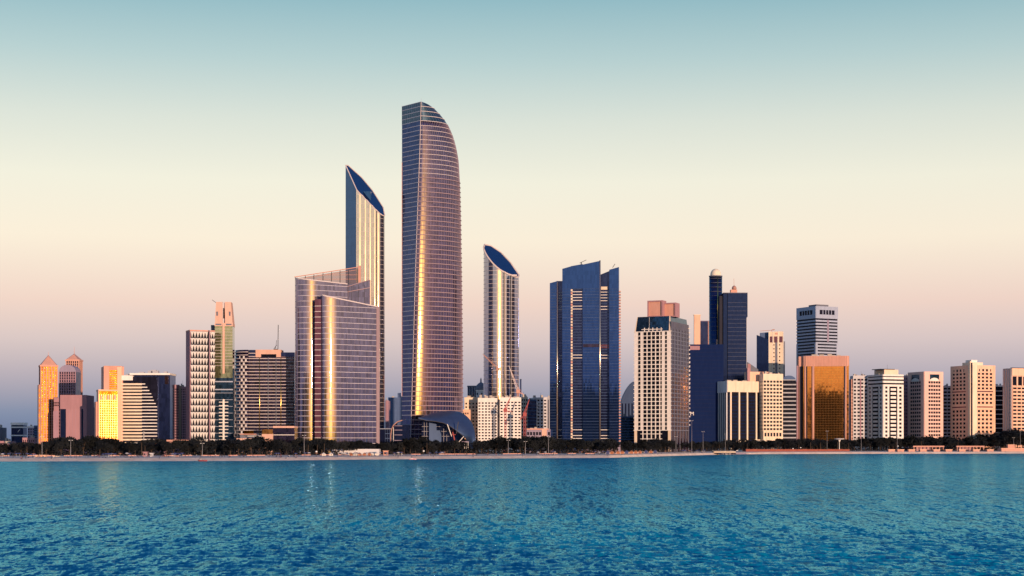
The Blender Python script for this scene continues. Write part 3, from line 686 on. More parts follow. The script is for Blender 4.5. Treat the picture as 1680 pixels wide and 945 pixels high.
b.mb('barrel_roof', M, 'purplegrey'); b.box('side_wall', 'g_navy', b.u(95.6), -.05, 3, 14, 0, b.z(612))

# pink block
b = Bld('office_block', 'rose pink stone block with two dark glass slots in front of the spired pair', 'office block', 99, 1270)
w = b.u(142.5); H = b.z(648); b.box('core', 'pink', 0, w, 0, 22, 0, H - .1)
for p0, p1 in ((99.3, 108.5), (133.8, 136.8)): b.box('glass_slot', 'g_navy', b.u(p0), b.u(p1), -.08, .4, b.z(726), b.z(671))
for p0, p1 in ((108.5, 133.8), (136.8, 142.5)): b.fbox(('F', 0), 'wall_panel', 'pink', b.u(p0), b.u(p1), 0, b.z(671), -.02, .5)
b.fbox(('F', 0), 'top_panel', 'pink', 0, w, b.z(671), H, -.02, .55)
for c0 in (101, 135):
    for i in range(3):
        for j in range(3): b.fbox(('F', 0), 'window', 'g_window', b.u(c0 + i * 2.5), b.u(c0 + 1.5 + i * 2.5), b.z(666 - j * 4), b.z(668 - j * 4), .3, .6)
for i in range(3): b.fbox(('F', 0), 'window_strip', 'mauve', b.u(114 + 5 * i), b.u(114.7 + 5 * i), 4, b.z(672), .3, .53)
wx = b.u(86.5); b.box('side_wing', 'pink', wx, -.05, 3, 20, 0, b.z(652))
for i in range(14): b.box('wing_window', 'g_window', b.u(97, 3), b.u(98.3, 3), 2.8, 3.1, 6 + i * 2.6, 7.4 + i * 2.6)
for i in range(4):
    for j in range(2): b.box('wing_window', 'g_window', b.u(88 + 2.3 * i, 3), b.u(89.4 + 2.3 * i, 3), 2.8, 3.1, b.z(666 - 4 * j), b.z(663.5 - 4 * j))
b.box('wing_louvre', 'mauve', b.u(87.5, 3), b.u(96, 3), 2.75, 3.2, 0, b.z(674))
b = sb('low_building', 'rose podium with ribbon windows between pink block and golden slab', 'building', 143, 161, 724, 1260, 0, 'pink', nu=1, nz=3, wf=1, hf=.4, base=2, roof=0)
b = Bld('office_block', 'dim slate blue glass block between the pink block and the golden slab', 'office block', 143.5, 1400); w = b.u(158); H = b.z(672)
b.box('glass_body', 'g_navy', 0, w, 0, 14, 0, H); b.bands(('F', 0), 'bluewall', 0, w, 8, H, 14, .25, .2); b.box('roof_block', 'bluewall', 1, w * .8, 2, 10, H, H + 2)

# golden tower
b = Bld('golden_tower', 'blazing gold mirror glass slab with a pink framed upper block', 'tower', 161.5, 1222, 20); w = b.u(193); H = b.z(640)
b.box('glass_body', 'g_yellow', .5, w, .3, 18, 0, H - .5); b.piers(('F', .3), 'g_goldline', .6, w - .4, 0, H - 3, 9, .3, .25, 'mullion'); b.bands(('F', .3), 'g_goldline', .5, w, 0, H - 6, 24, .13, .2, 'transom')
b.box('left_pier', 'salmon', b.u(157.6), .5, 2, 14, 0, b.z(659)); b.box('edge_pier', 'beige', 0, .55, -.2, 14, 0, H)
b.box('top_band', 'beige', 0, w, -.1, 18.1, H - .6, H + .5)
for i in range(5): b.fbox(('F', .3), 'top_window', 'beige', b.u(165 + 5.6 * i), b.u(168 + 5.6 * i), b.z(656), b.z(648), .05, .4)
x0, x1 = b.u(170, 12), b.u(203.5, 12); zt = b.z(600, 0, 12)
b.box('upper_core', 'salmon', x0, x1, 12, 30, 0, zt - .4)
gx0, gx1 = b.u(179, 12), b.u(192, 12); zg = b.z(607, 0, 12)
b.box('upper_glass', 'g_yellow', gx0, gx1, 11.6, 12.4, 0, zg)
M = MB(); q = [(x0, zt), (x1 - 2, zt), (gx1, zg), (gx0, zg)]
M.add([(q[0][0], 10.6, q[0][1]), (q[1][0], 10.6, q[1][1]), (q[2][0], 11.8, q[2][1]), (q[3][0], 11.8, q[3][1])], [(0, 3, 2, 1)]); b.mb('upper_frame', M, 'salmon')
b.box('frame_pier', 'salmon', x0, gx0, 10.9, 12.1, 0, zt - .1); b.box('frame_pier', 'beige', gx1, x1 - 2, 10.9, 12.1, 0, zt - .1); b.box('side_pier', 'purplegrey', x1 - 2, x1, 12.5, 26, 0, zt)
for i in range(9): b.box('transom', 'salmon', gx0, gx1, 11.4, 11.7, b.z(640 - 3.6 * i, 0, 12), b.z(639 - 3.6 * i, 0, 12))

# striped building with the stepped ribbon floors
b = Bld('striped_office', 'white banded office with a stepped navy glass flank right of the gold slab', 'office block', 195, 1240); H = b.z(612); w = b.u(277.5)
b.box('glass_body', 'g_band', 0, b.u(258), 0, 24, 0, b.z(618)); b.box('glass_flank', 'g_navy', b.u(214, 3), w, 3, 24, 0, b.z(614.5))
b.box('side_fin', 'dark', b.u(191.8), -.02, -.5, 22, 0, b.z(616)); b.box('left_wall', 'white', 0, b.u(200), -.5, .3, b.z(720), b.z(616))
b.box('roof_slab', 'white', b.u(212), w + .4, 1, 24, b.z(615), H); b.box('roof_slab', 'white', 0, b.u(218), -.6, 20, b.z(624), b.z(616))
b.box('roof_block', 'grey', b.u(204), b.u(214), 4, 14, b.z(616), b.z(613))
for i in range(20):
    py = 629.5 + i * 5.35; e = interp(py, [(620, 232), (632, 240), (645, 248), (660, 254), (664, 258), (800, 258)]); z = b.z(py + 1.2)
    b.box('floor_band', 'cream', 0, b.u(233) if py > 627 else b.u(e), -.9, .6, z - .55, z + .85)
    if e > 234: b.box('floor_ledge', 'white', b.u(233), b.u(e), -.5, .5, z, z + .7)
M = MB(); bar_px(b, M, (236, 708), (236, 735), -2, .22); b.mb('flagpole', M, 'white_metal')
for i in range(3): b.box('glint_window', 'g_yellow', b.u(270.5 + i * 2.2, 3), b.u(272 + i * 2.2, 3), 2.8, 3.1, b.z(630), b.z(617))  # gold-coloured panes stand in for sun glints on the navy flank

roof_bits(b, b.u(222), b.u(270), 4, 20, H, 5, 'grey', 3)
# octagonal pink tower pair
def faceted(name, label, px0, px1, py, D, wall, win, nz, cuts, group=None):
    b = Bld(name, label, 'tower', px0, D); w = b.u(px1); H = b.z(py); c = w * .26
    pl = [(0, c), (c, 0), (w - c, 0), (w, c), (w, w), (0, w)]; n_ = 6
    v, f = prism(pl, lambda x, y: H); b.add('core', mesh('core', v, f, win))
    fl = pl[:4]; h = (H - 4) / nz; me = mesh('floor_band', *strip(fl, .4, h * .5), wall)
    for i in range(nz + 1): b.add('floor_band', me, loc=(0, 0, 4 + i * h - h * .25))
    for px in cuts:
        y = 0 if b.u(px) > c else c - b.u(px); x = b.u(px); y = max(0, c - x) if x < c else max(0, x - (w - c))
        b.box('pier', wall, x - .35, x + .35, y - .55, y + .4, 0, H)
    b.add('parapet', mesh('parapet', *strip(fl, .6, 1.8), wall), loc=(0, 0, H - 1.6)); return b, w, H
b, w, H = faceted('octagonal_tower', 'mauve octagonal tower with fine window rows right of the banded office', 259, 291, 632, 1260, 'mauve', 'g_window', 24, (260, 262.5, 265.5, 269, 272, 275, 277.5, 280, 283, 286, 289))
b.box('corner_pier', 'salmon', b.u(275), b.u(278), -.9, 0, 0, H + 1); b.box('roof_block', 'mauve', w * .3, w * .7, 5, 12, H, H + 2.5)
b = sb('slim_tower', 'rosy slim apartment tower squeezed behind the octagonal tower', 'tower', 289, 307, 634, 1340, 12, 'pink', nu=5, nz=24, wf=.55, roof=2, panes=False)
b.fbox(('F', 0), 'glazing', 'g_window', .2, b.w - .2, 5, b.H - 2, -.03, .1)
b = Bld('colonnade_hall', 'low pink hall with upright fins under the octagonal tower', 'building', 243, 1190); w = b.u(306); H = b.z(728)
b.box('core', 'mauve', 0, w, 0, 20, 0, H - .2); b.piers(('F', 0), 'pink', 5, w - .4, 0, H - 1, 22, .45, .5, 'fin'); b.box('cornice', 'salmon', 0, w, -.7, 20, H - 1, H); b.box('roof_block', 'salmon', b.u(272), b.u(305), 2, 16, H, b.z(721.5)); b.box('window_strip', 'dark', b.u(284), b.u(304), 1.9, 2.1, b.z(724.5), b.z(722.5)); b.box('end_wall', 'salmon', -.1, 4.6, -.8, 14, 0, H + .6)

# tower of triangular shades
b = Bld('triangle_tower', 'tower clad in rows of white triangular sunshades with a plain pink flank', 'tower', 312.5, 1230, 25); D = 1230
w = b.u(352.5); H = b.z(541); xs_ = b.v(306, 0)
b.box('core', 'g_window', 0, w, 0, xs_, 0, H - 1); b.box('flank_wall', 'pink', -.5, .02, -.3, xs_, 0, H); b.box('roof_slab', 'salmon', -.6, w, -.4, xs_, H - 1, H)
nr = 18; rh = (H - 3) / nr; g0, g1 = b.u(341), b.u(344.5); cw = b.u(317) - b.u(312.5)
tri = mesh('sunshade', [(-cw * .56, 0, rh * .97), (cw * .56, 0, rh * .97), (0, -.25, 0), (-cw * .5, .5, rh * .97), (cw * .5, .5, rh * .97), (0, .4, 0), (0, -1.1, rh * .9)], [(0, 2, 6), (6, 2, 1), (0, 6, 1), (0, 3, 5, 2), (1, 2, 5, 4), (0, 1, 4, 3)], 'white')
for r_ in range(nr):
    z = 2 + r_ * rh
    for i in range(6): b.add('sunshade', tri, loc=(cw * (.52 + i * 1.06), -.4, z))
    for i in range(2): b.add('sunshade', tri, loc=(g1 + cw * (.45 + i * .9), -.4, z))
b.box('gap_slot', 'dark', g0 + .3, g1, -.5, .2, 0, H); b.box('gap_fin', 'mauve', g0 + .9, g0 + 1.5, -1, .1, 0, H)

# green glass tower, darkened below, with tapered crown
b = Bld('green_glass_tower', 'olive glass tower with a tapered peach crown beside the triangle-clad tower', 'tower', 352.5, 1255, 3); w = b.u(381.5)
zm = b.z(601); zt = b.z(535); b.box('upper_glass', 'g_green', 0, w, 0, w, b.z(620), zt); b.box('dark_reflection_glass', 'g_greenlow', -.05, w + .05, -.1, w, 0, b.z(620))  # lower glass coloured dark for the dark shore it would mirror
mid = w / 2
b.box('ladder_strip', 'peach', mid - .8, mid + .8, -.7, 0, b.z(613), zt + 2); b.box('ladder_strip', 'white', mid - .7, mid + .7, -.75, 0, b.z(722), b.z(655))
for i in range(12): b.box('ladder_rung', 'white', mid - 3.6, mid + 3.6, -.6, 0, b.z(722 - i * 5.6), b.z(722 - i * 5.6) + .6)
for z in (b.z(640), b.z(627)): b.box('mid_band', 'slab_blue', -.2, w + .2, -.4, w, z, z + .9)
for i in range(8): b.box('floor_line', 'slab_blue', -.1, w + .1, -.2, .2, b.z(722 - i * 11), b.z(722 - i * 11) + .3)
for i in range(14): b.box('floor_line', 'slab_pale', -.1, w + .1, -.12, .2, b.z(600 - i * 5), b.z(600 - i * 5) + .22)
b.box('collar', 'peach', -.2, w + .2, -.3, w, zt, b.z(530)); 
for p0, p1 in ((353.5, 363.5), (370.5, 380)): b.box('collar_window', 'slate', b.u(p0), b.u(p1), -.36, .1, b.z(533.5), b.z(531))
zc0, zc1 = b.z(530), b.z(495); a0, a1_ = 0, w; c0, c1 = b.u(354), b.u(378.5)
for (s0, s1, nm) in ((0, .42, 'crown_wing'), (.58, 1, 'crown_wing')):
    xa, xb, xc, xd = a0 + (a1_ - a0) * s0, a0 + (a1_ - a0) * s1, c0 + (c1 - c0) * s0, c0 + (c1 - c0) * s1
    M = MB().add([(xa, 0, zc0), (xb, 0, zc0), (xb, w, zc0), (xa, w, zc0), (xc, 1.5, zc1), (xd, 1.5, zc1), (xd, w - 2, zc1), (xc, w - 2, zc1)], [(0, 3, 2, 1), (4, 5, 6, 7), (0, 1, 5, 4), (1, 2, 6, 5), (2, 3, 7, 6), (3, 0, 4, 7)]); b.mb(nm, M, 'peach')
b.box('crown_core', 'palegrey', w * .4, w * .6, 2.5, w - 3, zc0, zc1 - .5); b.box('crown_glass', 'g_window', w * .45, w * .55, 2.3, 2.6, b.z(522), b.z(505))
for p0 in (354.8, 375.5): b.box('crown_window', 'slate', b.u(p0), b.u(p0 + 2.6), .4, 1.4, b.z(518), b.z(511))
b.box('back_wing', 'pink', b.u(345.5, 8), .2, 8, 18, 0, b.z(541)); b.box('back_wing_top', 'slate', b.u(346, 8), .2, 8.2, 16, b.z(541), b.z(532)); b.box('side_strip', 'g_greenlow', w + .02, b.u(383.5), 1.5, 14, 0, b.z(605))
M = MB(); bar_px(b, M, (348, 492), (355, 497), 6, .22); bar_px(b, M, (355, 497), (355, 501), 6, .25); b.mb('roof_crane', M, 'dark_metal')

# wide dark hotel with pale floor lines
b = Bld('banded_hotel', 'wide dark purple glass hotel with thin pale floor lines and a mast', 'hotel', 408, 1290); w = b.u(483); H = b.z(586); D = 1290
b.box('glass_body', 'g_purple', 0, w, 0, 24, 0, H)
zs = [b.z(722.5 - 5.35 * i) for i in range(26)]
for z in zs: b.box('floor_line', 'slab_pale', -.1, w, -.55, .2, z, z + .5)
for px, mt in ((426, 'gold_glint'), (461, 'gold_glint'), (453, 'slate'), (440, 'slate')):  # the two gold bars stand in for upright golden reflections in the glass
    M = MB(); M.bar((b.u(px), -.45, 4), (b.u(px), -.45, H), .32, k=10); b.mb('column', M, mt, smooth=True)
b.box('roof_block', 'peach', b.u(419), b.u(460.5), 1, 16, H, b.z(573.5)); b.box('roof_window', 'g_window', b.u(428), b.u(453), .9, 1.1, b.z(586), b.z(581))
b.box('left_plant', 'g_navy', b.u(409), b.u(418.8), .5, 16, H, b.z(574)); b.box('right_plant', 'g_navy', b.u(460.8), w, .8, 16, H, b.z(578)); b.box('plant_band', 'peach', b.u(461), w, .5, 1, b.z(590), b.z(585.5))
for t in (580, 585.2): b.box('plant_line', 'slab_pale', b.u(408), b.u(419), .2, .6, b.z(t), b.z(t) + .5)
al = arc(b.u(386, 8), -.02, -75, 0, 7.5, 10); v, f = prism(al + [(0, 20), (b.u(386, 8), 20)], lambda x, y: b.z(574)); b.add('corner_glass', mesh('corner_glass', v, f, 'g_purple', [True] * 10 + [False] * 4))
cm = mesh('corner_ledge', *strip(al, .3, .5), 'slab_pale')
for z in zs + [b.z(583), b.z(578)]: b.add('corner_ledge', cm, loc=(0, 0, z))
for i, px in enumerate((394, 397, 400.5, 404)):
    x = b.u(px, 1); yv = min(al, key=lambda q: abs(q[0] - x))[1]
    for j, z in enumerate(zs):
        if (i + j) % 2: b.box('sun_panel', 'palegrey', x - .5, x + .9, yv - .5, yv + .1, z + .5, z + 2.3)
M = MB(); bar_px(b, M, (456, 573), (456.5, 533), 8, .35); b.mb('mast', M, 'dark_metal')
M = MB(); bar_px(b, M, (449, 573), (454, 566), 6, .25); bar_px(b, M, (452, 573), (454, 558), 6, .2); bar_px(b, M, (449, 573), (456, 573), 6, .4); b.mb('roof_crane', M, 'dark_metal')
b = Bld('podium_hall', 'peach stepped podium with golden reflections in front of the dark purple hotel', 'building', 388, 1225); w = b.u(483)
b.box('base_wall', 'peach', 0, b.u(430), 0, 20, 0, b.z(719)); b.box('base_wall', 'peach', b.u(430), b.u(448), -1.5, 20, 0, b.z(711)); b.box('glass_hall', 'g_purple', b.u(448), w, 1, 20, 0, b.z(702)); b.box('upper_wall', 'slate', b.u(394, 4), b.u(432, 4), 4, 20, 0, b.z(713))
b.box('gold_glazing', 'g_yellow', b.u(400, 3.6), b.u(416, 3.6), 3.6, 4.1, b.z(714), b.z(707)); b.box('gold_glazing', 'g_gold', b.u(430.3), b.u(448), -1.7, -1.4, b.z(712), b.z(704.5))
b.box('roof_slab', 'peach', b.u(448), w, -.5, 20, b.z(702), b.z(699)); b.box('roof_slab', 'salmon', b.u(394, 4), b.u(420, 4), 3, 18, b.z(713), b.z(711.5)); b.box('ledge', 'white', b.u(448), w, .5, 1.2, b.z(714), b.z(713)); b.box('ledge', 'white', b.u(406), b.u(430), -.3, .3, b.z(716), b.z(715))

# between the sail towers and the round tower
b = sb('slim_tower', 'dim pink slim block between sail tower and arched pavilion', 'tower', 632, 638, 657, 1600, 0, 'mauve', nu=2, nz=18, wf=.6, panes=False, roof=1)
b = sb('office_block', 'hazy slate blue block behind the tallest tower base', 'office block', 637, 668, 652, 1750, 0, 'bluewall', 'g_navy', nu=6, nz=20, wf=.75, hf=.6, roof=1, panes=False); b.box('stair_tower', 'bluewall', b.u(652), b.u(657), 2, 8, b.H, b.H + 5)
b = Bld('glass_block', 'low navy glass block with pale grid right of the sail towers', 'office block', 622, 1330); w = b.u(643); H = b.z(704); b.box('glass_body', 'g_navy', 0, w, 0, 12, 0, H); b.bands(('F', 0), 'bluewall', b.u(632), w, 1, H, 5, .1, .2); b.piers(('F', 0), 'bluewall', b.u(632), w - .2, 0, H, 4, .2, .15, 'mullion'); b.box('roof_edge', 'slab_blue', -.1, w, -.3, 12, H, H + .5)

b = Bld('cupola_building', 'grey building with a small dark cupola left of the round tower', 'building', 781, 1700); w = b.u(796); H = b.z(640)
b.box('wall', 'palegrey', 0, w, 0, 14, 0, H); c = w * .42
for i in range(4): b.box('window', 'g_window', w * (.08 + .24 * i), w * (.2 + .24 * i), -.1, .3, H - 5 - 4 * (i % 2), H - 3 - 4 * (i % 2))
M = MB().lathe([(6.2, H), (6.2, H + 2.2), (5, H + 5), (2.6, H + 7.4), (.9, H + 8.5), (.7, H + 12), (.1, H + 13.5)], 12, c + 1, 6); b.mb('cupola', M, 'slate', smooth=True)
b.box('cornice', 'white', -.4, w + .4, -.4, 14, H - 1, H + .1)
b = Bld('office_block', 'navy block with upright pale fins left of the cupola building', 'office block', 767, 1720); w = b.u(781.5); H = b.z(635); b.box('core', 'g_navy', 0, w, 0, 14, 0, H); b.piers(('F', 0), 'grey', .3, w - .3, 0, H, 6, .6, .6, 'fin'); b.box('cornice', 'slate', -.3, w + .3, -.8, 14, H, H + 1.5)
b = Bld('slim_tower', 'thin distant grey shaft right beside the round tower', 'tower', 853, 1900); b.box('shaft', 'purplegrey', 0, b.u(855.5), 0, 3, 0, b.z(623)); b.box('roof_cap', 'slate', -.2, b.u(855.5) + .2, -.2, 3.2, b.z(623), b.z(622))

b = sb('apartment_block', 'white apartment block with square windows directly right of the shell', 'apartment block', 784, 816, 653, 1436, 0, 'white', nu=6, nz=14, wf=.62, hf=.48, base=9, roof=3, parapet=3.2)
b = sb('apartment_block', 'white apartment block with square windows behind the red crane', 'apartment block', 820, 855, 652, 1440, 0, 'white', nu=6, nz=14, wf=.62, hf=.48, base=9, roof=3, parapet=3.2)
b.box('link_wall', 'slate', b.u(815.5, 4), .05, 4, 14, 0, b.z(655))
b = sb('apartment_block', 'cream block peeping out left of the two white apartment blocks', 'apartment block', 762, 785, 652, 1452, 0, 'cream', nu=4, nz=13, wf=.5, hf=.45, roof=2, parapet=4)
b.box('lower_wing', 'beige', b.u(757, -6), b.u(772, -6), -6, 0, 0, b.z(672)); 
for i in range(3): b.box('wing_window', 'g_window', b.u(760 + 3.4 * i, -6), b.u(761.8 + 3.4 * i, -6), -6.2, -5.8, b.z(680), b.z(677))
b = sb('apartment_block', 'far cream block crowding the crane behind the white apartments', 'apartment block', 848, 866, 651, 1620, 0, 'cream', nu=5, nz=13, wf=.55, roof=3)
b = sb('office_block', 'navy glass block with pale floor lines behind the second crane', 'office block', 866, 880, 655, 1580, 0, 'bluewall', 'g_navy', nu=1, nz=14, wf=1, hf=.8, roof=1)
b = sb('apartment_block', 'grey-white stepped balcony block left of the deep blue tower', 'apartment block', 875, 897, 652, 1600, 10, 'palegrey', nu=4, nz=15, wf=.6, hf=.5, roof=2)
for i in range(12): b.box('balcony', 'white', b.u(877, -1.5), b.u(883, -1.5), -1.6, .2, 8 + i * 3.6, 9.3 + i * 3.6)
b = sb('slim_tower', 'pale ribbed slim block half hidden by the deep blue tower', 'tower', 892, 904, 651, 1640, 0, 'grey', 'g_navy', nu=4, nz=1, wf=.5, hf=.94, roof=1)
b = sb('low_building', 'low grey building with an orange end wall below the stepped balcony block', 'building', 864, 903, 704, 1440, 0, 'purplegrey', nu=8, nz=3, wf=.7, roof=1); b.box('end_wall', 'peach', b.u(889, -1), b.u(897, -1), -1, .2, 0, b.z(704)); b.box('cornice', 'salmon', b.u(864, -.8), b.u(900, -.8), -.9, .1, b.z(705), b.z(703))

# between the deep blue tower and the grid hotel
b = Bld('arched_tower', 'hazy blue-grey tower with a curved shoulder left of the grid hotel', 'tower', 1019, 1900); w = b.u(1045); H = b.z(648)
pr = [(0, H - 8)] + [(w * t, H - 8 + (b.z(624) - H + 8) * math.sin(t * math.pi / 2) ** .8) for t in (.15, .3, .45, .6, .75, .9, 1)]
M = MB(); k = len(pr); M.add([(x, 0, z) for x, z in pr] + [(w, 0, 0), (0, 0, 0)] + [(x, 16, z) for x, z in pr] + [(w, 16, 0), (0, 16, 0)], [tuple(range(k + 1, -1, -1)), tuple(range(k + 2, 2 * k + 4))] + [(i, i + 1, i + k + 3, i + k + 2) for i in range(k - 1)] + [(k + 1, 0, k + 2, 2 * k + 3)])
b.mb('wall', M, 'hazeblue'); b.piers(('F', 0), 'g_navy', 1.5, w * .9, 4, H - 10, 5, 1.6, .1, 'window_strip')
b = sb('office_block', 'low blue-green block with pale floor ledges at the grid hotel corner', 'office block', 1019, 1041, 683, 1660, 0, 'bluewall', 'g_greenlow', nu=1, nz=11, wf=1, hf=.65, roof=1)

def frame_box(b, name, mat, x0, x1, y0, y1, z0, z1, t, open_mat):
    """roof block: four corner posts, top and bottom frames, and a panel set back between them"""
    pn = b.box(name, open_mat, x0 + t, x1 - t, y0 + 1.2, y1 - .4, z0, z1 - t)
    for xa in (x0, x1 - t): b.box('frame_post', mat, xa, xa + t, y0, y1, z0, z1, pn)
    b.box('frame_head', mat, x0 + t, x1 - t, y0, y1, z1 - t, z1, pn); b.box('frame_sill', mat, x0 + t, x1 - t, y0, y1, z0, z0 + t, pn)
    return pn

# grid hotel
b = Bld('grid_hotel', 'tall hotel with a white square balcony grid and tapering navy roof', 'hotel', 1041, 1620, -24); w = b.u(1100.5); dep = b.v(1130, w); H = b.z(545)
b.box('core', 'g_window', .3, w - .3, .3, dep, 0, H)
NZ = 24; z0 = b.z(706); h = (H - z0) / NZ
for i in range(NZ + 1): b.box('balcony_slab', 'white', -.8, w + .6, -.9, .6, z0 + i * h - .35, z0 + i * h + .45)
for j, t in enumerate((.235, .35, .47, .585, .70)): b.box('balcony_pier', 'white', w * t - .35, w * t + .35, -.85, .5, 0, H)
for j, (t0_, t1_) in enumerate(((0, .1), (.17, .235), (.76, .84), (.9, 1))): b.box('bay_wall', 'white', w * t0_, w * t1_, -.5, .35, z0, H)
for i in range(NZ):
    for j, t in enumerate((.105, .845)): b.box('window', 'g_window', w * t, w * t + 2.2, -.45, .32, z0 + i * h + .6, z0 + i * h + 2.6)
for i in range(3): b.box('base_slab', 'white', w * .17, w * .76, -.8, .5, z0 - 4 - i * 5, z0 - 3.3 - i * 5)
for a in (0, w * .93): b.box('base_pier', 'cream', a, a + 2.6, -.7, 1, 0, z0)
for i in range(NZ + 1): b.fbox(('R', w), 'side_slab', 'slate', 0, dep, z0 + i * h - .3, z0 + i * h + .5, -.4, .5 if i % 2 else .4)
for i in range(7): b.fbox(('R', w), 'side_pier', 'slate', dep * (i / 6.2), dep * (i / 6.2) + .8, 0, H + 3, -.4, .6)
b.fbox(('R', w), 'side_core', 'g_purple', .2, dep, 0, H + 10, -.25, .1)
for i in range(18): b.box('corner_balcony', 'white', w - .2, w + 1.2, dep - 1.6, dep + .6, z0 + 30 + i * 4.4, z0 + 31.3 + i * 4.4)
zt = b.z(520); M = MB(); k = 2.2
M.add([(k * .2, .3, H), (w - .3, .3, H), (w - .3, dep, H), (k * .2, dep, H), (k * 1.1, 3, zt), (w - k * .8, 3, zt), (w - k * .8, dep - 2, zt), (k * 1.1, dep - 2, zt)], [(4, 5, 6, 7), (0, 1, 5, 4), (1, 2, 6, 5), (2, 3, 7, 6), (3, 0, 4, 7)])
b.mb('mansard_roof', M, 'g_greenlow')
for xa, xb in ((-.1, 1.3), (w - 1.9, w - .2)):
    M = MB().add([(xa, -.2, H), (xb, -.2, H), (xb + (1.2 if xa < 0 else -1), 2.7, zt), (xa + (2 if xa < 0 else -.6), 2.7, zt)], [(0, 1, 2, 3)]); b.mb('roof_corner', M, 'cream')
for j in range(5): b.box('roof_post', 'white', w * (.27 + .115 * j), w * (.29 + .115 * j), -.6, 0, H, H + 4)
b.box('roof_rail', 'white', w * .2, w * .78, -.7, -.3, H + 2, H + 2.7)
M = MB(); M.bar((w * .42, -1, H), (w * .42, -1, zt - 1), .15); b.mb('flagpole', M, 'white_metal')
frame_box(b, 'penthouse', 'pink', b.u(1062, 8), b.u(1087, 8), 8, 20, zt - .1, b.z(494, 0, 8), 1.3, 'salmon'); frame_box(b, 'penthouse', 'pink', b.u(1088, 13), b.u(1108.5, 13), 13, 26, zt - .1, b.z(498.5, 0, 13), 1.2, 'salmon')

# plain navy wall building with the letter sign
b = Bld('navy_office', 'plain navy slab with a dotted edge and small white letter sign', 'office block', 1131.5, 1900); w = b.u(1187); H = b.z(565)
b.box('wall', 'navywall', 0, w, 0, 24, 0, H); b.box('roof_sign_panel', 'pink', .4, b.u(1148), -.2, .3, b.z(574), b.z(567.5))
for i in range(8): b.box('panel_window', 'mauve', 1 + i * 1.25, 1.7 + i * 1.25, -.28, .2, b.z(573), b.z(569))
for i in range(17): b.box('edge_window', 'palegrey', -.5, .6, -.3, .6, b.z(588 + i * 6.9), b.z(585.6 + i * 6.9))
b.box('column', 'beige', b.u(1139, 3), b.u(1149, 3), 3, 8, H, b.z(517, 0, 3)); b.box('column_cap', 'cream', b.u(1138, 3), b.u(1150, 3), 2.6, 8.4, b.z(517, 0, 3), b.z(516, 0, 3)); b.box('upper_block', 'g_navy', b.u(1149, 4), b.u(1163.5, 4), 4, 14, H, b.z(527, 0, 4)); b.box('upper_fin', 'salmon', b.u(1161.6, 4), b.u(1162.6, 4), 3.6, 4.1, H, b.z(527, 0, 4)); b.box('upper_cap', 'purplegrey', b.u(1149, 4), b.u(1163.5, 4), 3.8, 14, b.z(527, 0, 4), b.z(526, 0, 4))
cu = bpy.data.curves.new('sign_letter', 'FONT'); cu.body = 'M'; cu.size = 6.2; cu.extrude = .1; cu.align_x = 'CENTER'; cu.materials.append(MATS['white_metal'])
tmp = bpy.data.objects.new('letter', cu); COL.objects.link(tmp); bpy.context.view_layer.update()
sm_ = bpy.data.meshes.new_from_object(tmp.evaluated_get(bpy.context.evaluated_depsgraph_get())); bpy.data.objects.remove(tmp); bpy.data.curves.remove(cu)
o = b.add('sign_letter', sm_, loc=(b.u(1135.3), -.4, b.z(681.5))); o.rotation_euler = (R(90), 0, 0)
b.box('gatepost', 'red_paint', b.u(1114, -30), b.u(1119.5, -30), -30, -28, 0, b.z(698, 0, -30))
for i in range(26): 
    b.box('panel_joint', 'dark', 0, w, -.06, .2, H * (i + 1) / 27, H * (i + 1) / 27 + .12)

# round shaft with ball top, and its dark glass neighbour
b = Bld('round_shaft', 'navy cylindrical shaft topped by a cream ball dome', 'tower', 1175.5, 1975); r_ = (b.u(1186.5) - b.u(1165)) / 2; H = b.z(453)
M = MB().lathe([(r_, 0), (r_, H)], 40, 0, r_); b.mb('glass_shaft', M, 'g_navy', smooth=[True] * 40 + [False] * 2)
M = MB().lathe([(r_ + .25, H), (r_ + .25, H + 1.2)], 32, 0, r_); b.mb('collar', M, 'slate')
R2 = (b.u(1184.5) - b.u(1167)) / 2; cz = H + 2.6; M = MB().lathe([(R2 * math.cos(t), cz + R2 * 1.12 * math.sin(t)) for t in [R(-16 + 10.4 * i) for i in range(11)]], 28, 0, r_); b.mb('ball_dome', M, 'crown_dome', smooth=True)
for i in range(40): 
    if i == 0: rm = MB().lathe([(r_ + .1, 0), (r_ + .1, .3)], 32, 0, r_).me('floor_line', 'slate')
    b.add('floor_line', rm, loc=(0, 0, H * (i + .5) / 40))
M = MB(); tt = R(11); M.bar((r_ * math.sin(tt), r_ - r_ * math.cos(tt), b.z(560)), (r_ * math.sin(tt), r_ - r_ * math.cos(tt), H), .55, k=12); b.mb('sun_streak', M, 'gold_glint', smooth=True)  # gold bar stands in for the sun's streak on the shaft
b.box('stair_core', 'beige', b.u(1175.3, -2), b.u(1187.2, -2), -2, 4, 0, b.z(557, 0, -2))
b = Bld('dark_tower', 'flat-topped navy glass tower right of the ball-topped shaft', 'tower', 1187, 1955); w = b.u(1226.5); H = b.z(481)
b.box('glass_body', 'g_dark', b.u(1194), w, 0, 28, b.z(520), H); b.box('glass_body', 'g_dark', b.u(1194), b.u(1225), 0, 28, 0, b.z(520)); b.box('left_slab', 'g_dark', 0, b.u(1194) - .3, 1.2, 28, 0, H - .6); b.box('groove', 'dark', b.u(1194) - .4, b.u(1194) + .1, .6, 4, 0, H - 1)
for i in range(36): b.box('floor_line', 'slate', b.u(1194), b.u(1225), -.08, .2, H * (i + .7) / 38, H * (i + .7) / 38 + .2)
b.box('left_recess', 'dark', b.u(1180.5, 3), -.02, 3, 20, 0, b.z(485)); b.box('edge_strip', 'palegrey', b.u(1225) - .1, b.u(1225) + .35, -.1, .4, 0, b.z(522))
